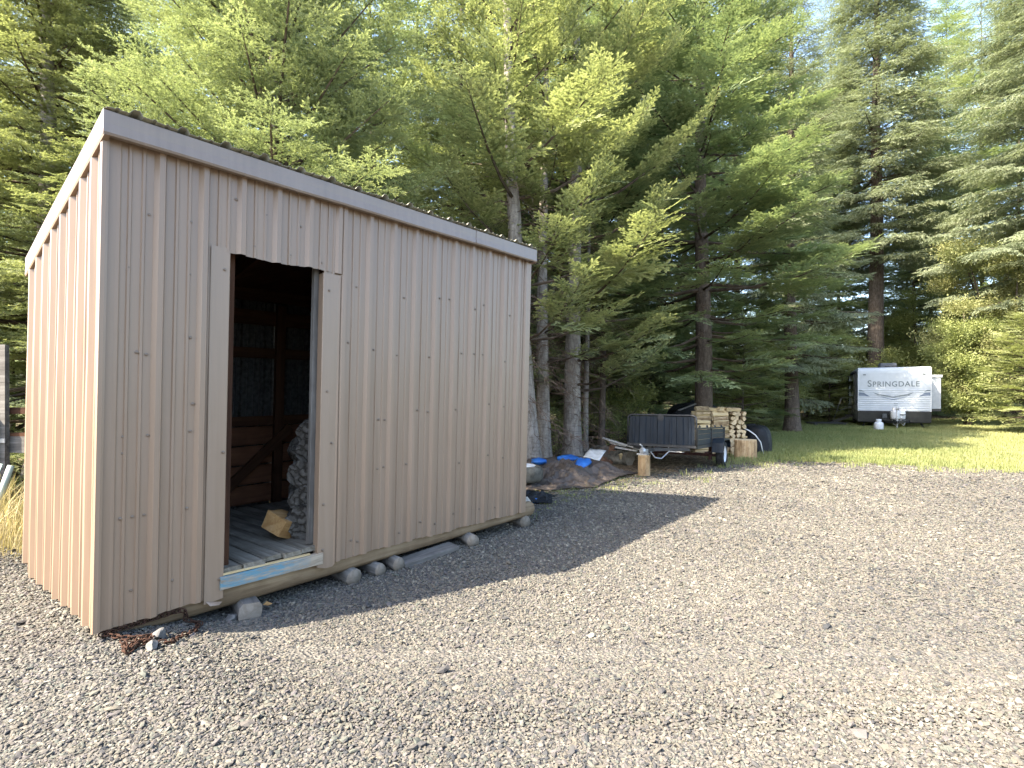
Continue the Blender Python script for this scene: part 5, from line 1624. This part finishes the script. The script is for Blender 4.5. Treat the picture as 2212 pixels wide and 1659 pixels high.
# tongue, gas bottles, jack
for sx in (-1, 1):
    mb = MB(); mb.bar((sx * .55, .1, .32), (0, -1.25, .32), .06, .10); mb.build('tongue_bar', M['frameblack'], rv)
mb = MB(); mb.box(-.45, .45, -.40, -.30, .36, .40); mb.build('bottle_tray', M['frameblack'], rv)
mb = MB(); mb.tube([(0, -1.0, .04), (0, -1.0, .80)], .03, 10); mb.tube([(0, -1.0, .80), (0, -1.0, .92)], .045, 10); mb.build('tongue_jack', M['dirtywhite'], rv, True)
mb = MB(); mb.box(-.12, .12, -1.1, -.9, -.01, .04); mb.build('jack_pad', M['greywood'], rv)
for x in (-.02, .20):
    mb = MB(); mb.lathe([(.10, .40), (.15, .43), (.155, .50), (.155, .68), (.14, .74), (.09, .79), (.085, .84), (.09, .88), (.02, .88)], 20, c=(x, -.35 - .25 * (x < 0), 0)); mb.build('gas_bottle', M['whitepaint'], rv, True)
mb = MB(); mb.bar((.10, -.52, .40), (.10, -.52, .86), .05, .02); mb.bar((-.22, -.53, .60), (.40, -.53, .60), .03, .03); mb.build('bottle_strap', M['frameblack'], rv)
for a_, b_ in ((-.1, .12), (.18, .32)):
    mb = MB(); mb.tube([(a_, -.5, .40), (a_ + .02, -.56, .24), ((a_ + b_) / 2, -.58, .16), (b_ - .02, -.56, .24), (b_, -.5, .38)], .014, 6); mb.build('gas_hose', M['dirtywhite'], rv, True)
mb = MB(); mb.box(-.42, -.27, -.48, -.36, .45, .62); mb.build('battery_box', M['acgrey'], rv)
for sx in (-1, 1):
    mb = MB(); mb.bar((sx * .95, .5, .25), (sx * 1.05, .35, .0), .05, .05); mb.build('stabiliser', M['frameblack'], rv)
# entry steps with handrail, folded out from the door side
mb = MB()
for k in range(3): mb.box(-HWX - .35 - .28 * k, -HWX - .07 - .28 * k, 2.40, 3.10, .42 - .17 * k, .455 - .17 * k)
mb.bar((-HWX - .05, 2.38, .44), (-HWX - .95, 2.38, .06), .03, .08); mb.bar((-HWX - .05, 3.12, .44), (-HWX - .95, 3.12, .06), .03, .08)
mb.build('entry_step', M['frameblack'], rv)
mb = MB(); mb.tube([(-HWX - .86, 2.36, .1), (-HWX - .50, 2.36, 1.25), (-HWX - .16, 2.36, 1.25), (-HWX - .06, 2.36, .5)], .014, 6); mb.tube([(-HWX - .70, 2.36, .62), (-HWX - .10, 2.36, .86)], .012, 6); mb.build('handrail', M['greysteel'], rv, True)
# platform on the grass in front of the steps
pp = G(1798, 922)
mb = MB()
pl = empty('wooden_platform', (pp.x, pp.y + .5, gz(pp.x, pp.y) + .05), R(-8), 'low dark wooden platform on the grass before the caravan steps', 'platform')
for k in range(5): mb = MB(); mb.box(-.75, .75, -.5 + .2 * k, -.315 + .2 * k, .10, .135); mb.build('deck_board', M['frameblack'], pl)
for x in (-.6, .6): mb = MB(); mb.box(x - .05, x + .05, -.48, .48, 0, .098); mb.build('joist', M['frameblack'], pl)
# gas bottle on the grass
p = G(1898, 931)
gb = empty('gas_bottle', (p.x, p.y, gz(p.x, p.y)), 0, 'white propane bottle standing on the grass before the caravan', 'gas bottle')
mb = MB(); mb.lathe([(.11, 0), (.115, .03), (.15, .05), (.165, .09), (.165, .27), (.15, .33), (.09, .37), (.03, .375)], 22); mb.build('tank', M['whitepaint'], gb, True)
mb = MB(); mb.lathe([(.085, .365), (.092, .40), (.092, .47), (.08, .475), (.078, .40)], 18, close=False); mb.build('collar', M['whitepaint'], gb, True)
mb = MB(); mb.tube([(0, 0, .37), (0, 0, .44)], .02, 8); mb.build('valve', M['greysteel'], gb)

# ------------------------------------------------------------------ fence and odds and ends at the left edge
fz = lambda x, y: gz(x, y)
fe = empty('wooden_fence', (-5.85, 6.05, fz(-5.85, 6.05)), 0, 'weathered wooden rail fence at the left edge behind the shed', 'fence')
mb = MB(); mb.box(-.16, .08, -.03, .03, -.1, 1.98, jit=.004); mb.build('post', M['greywoodz'] if 'greywoodz' in M else M['greywood'], fe)
mb = MB(); mb.box(-.14, -.0, -.10, -.035, -.1, 1.15, jit=.004); mb.build('post', M['greywood'], fe)
for z, hgt, mt in ((1.19, .07, 'redwood'), (.90, .07, 'redwood'), (.74, .19, 'greywood')):
    mb = MB(); mb.box(-.6, 4.2, .032, .075, z, z + hgt, jit=.004); mb.build('rail', M[mt], fe)
mb = MB(); mb.box(-.18, .09, -.045, -.032, .86, .91); mb.build('bracket', M['greysteel'], fe)
M['teal'] = simple('pale_teal_plastic', (.22, .38, .36), (.32, .48, .45), 5, .5, .35)
M['palegreen'] = simple('pale_green_tube', (.36, .42, .36), (.46, .52, .45), 7, .5, .35)
lc = empty('folding_chair', (-5.25, 5.25, fz(-5.25, 5.25)), 0, 'pale green tubular folding chair at the left edge by the weeds', 'chair')
for k, x in enumerate((.28, -.20)):
    mb = MB(); mb.tube([(x - .14, -.10, 0), (x, .0, .62)], .028, 8); mb.build('leg', M['palegreen'], lc, True)
    mb = MB(); mb.tube([(x + .12, .15, 0), (x - .02, .25, .55)], .022, 8); mb.build('leg', M['palegreen'], lc, True)
mb = MB(); mb.bar((-.24, -.02, .40), (.24, -.02, .40), .03, .03); mb.build('crossbar', M['palegreen'], lc)
mb = MB(); mb.add([(-.25, -.06, .42), (.16, -.06, .42), (.10, .10, .62), (-.25, .10, .66)], [(0, 1, 2, 3)]); mb.build('seat', M['teal'], lc, recalc=False, solid=.012)
p = Vector((-4.95, 5.7, fz(-4.95, 5.7)))
o = link('grey_log', log_mesh(.7, .11, .10, 14, 6, .05, .0).mesh([M['greywood'], M['greyend']], True), None, (p.x, p.y, p.z + .38), (0, 0, .15)); tag(o, 'grey log end resting behind the green chair by the shed', 'log')
o = link('grey_log', log_mesh(.8, .14, .13, 14, 6, .05, .0).mesh([M['bark'], M['greyend']], True), None, (p.x - .1, p.y + .05, p.z + .13), (0, 0, .05)); tag(o, 'dark bark log on the ground under the grey log', 'log')
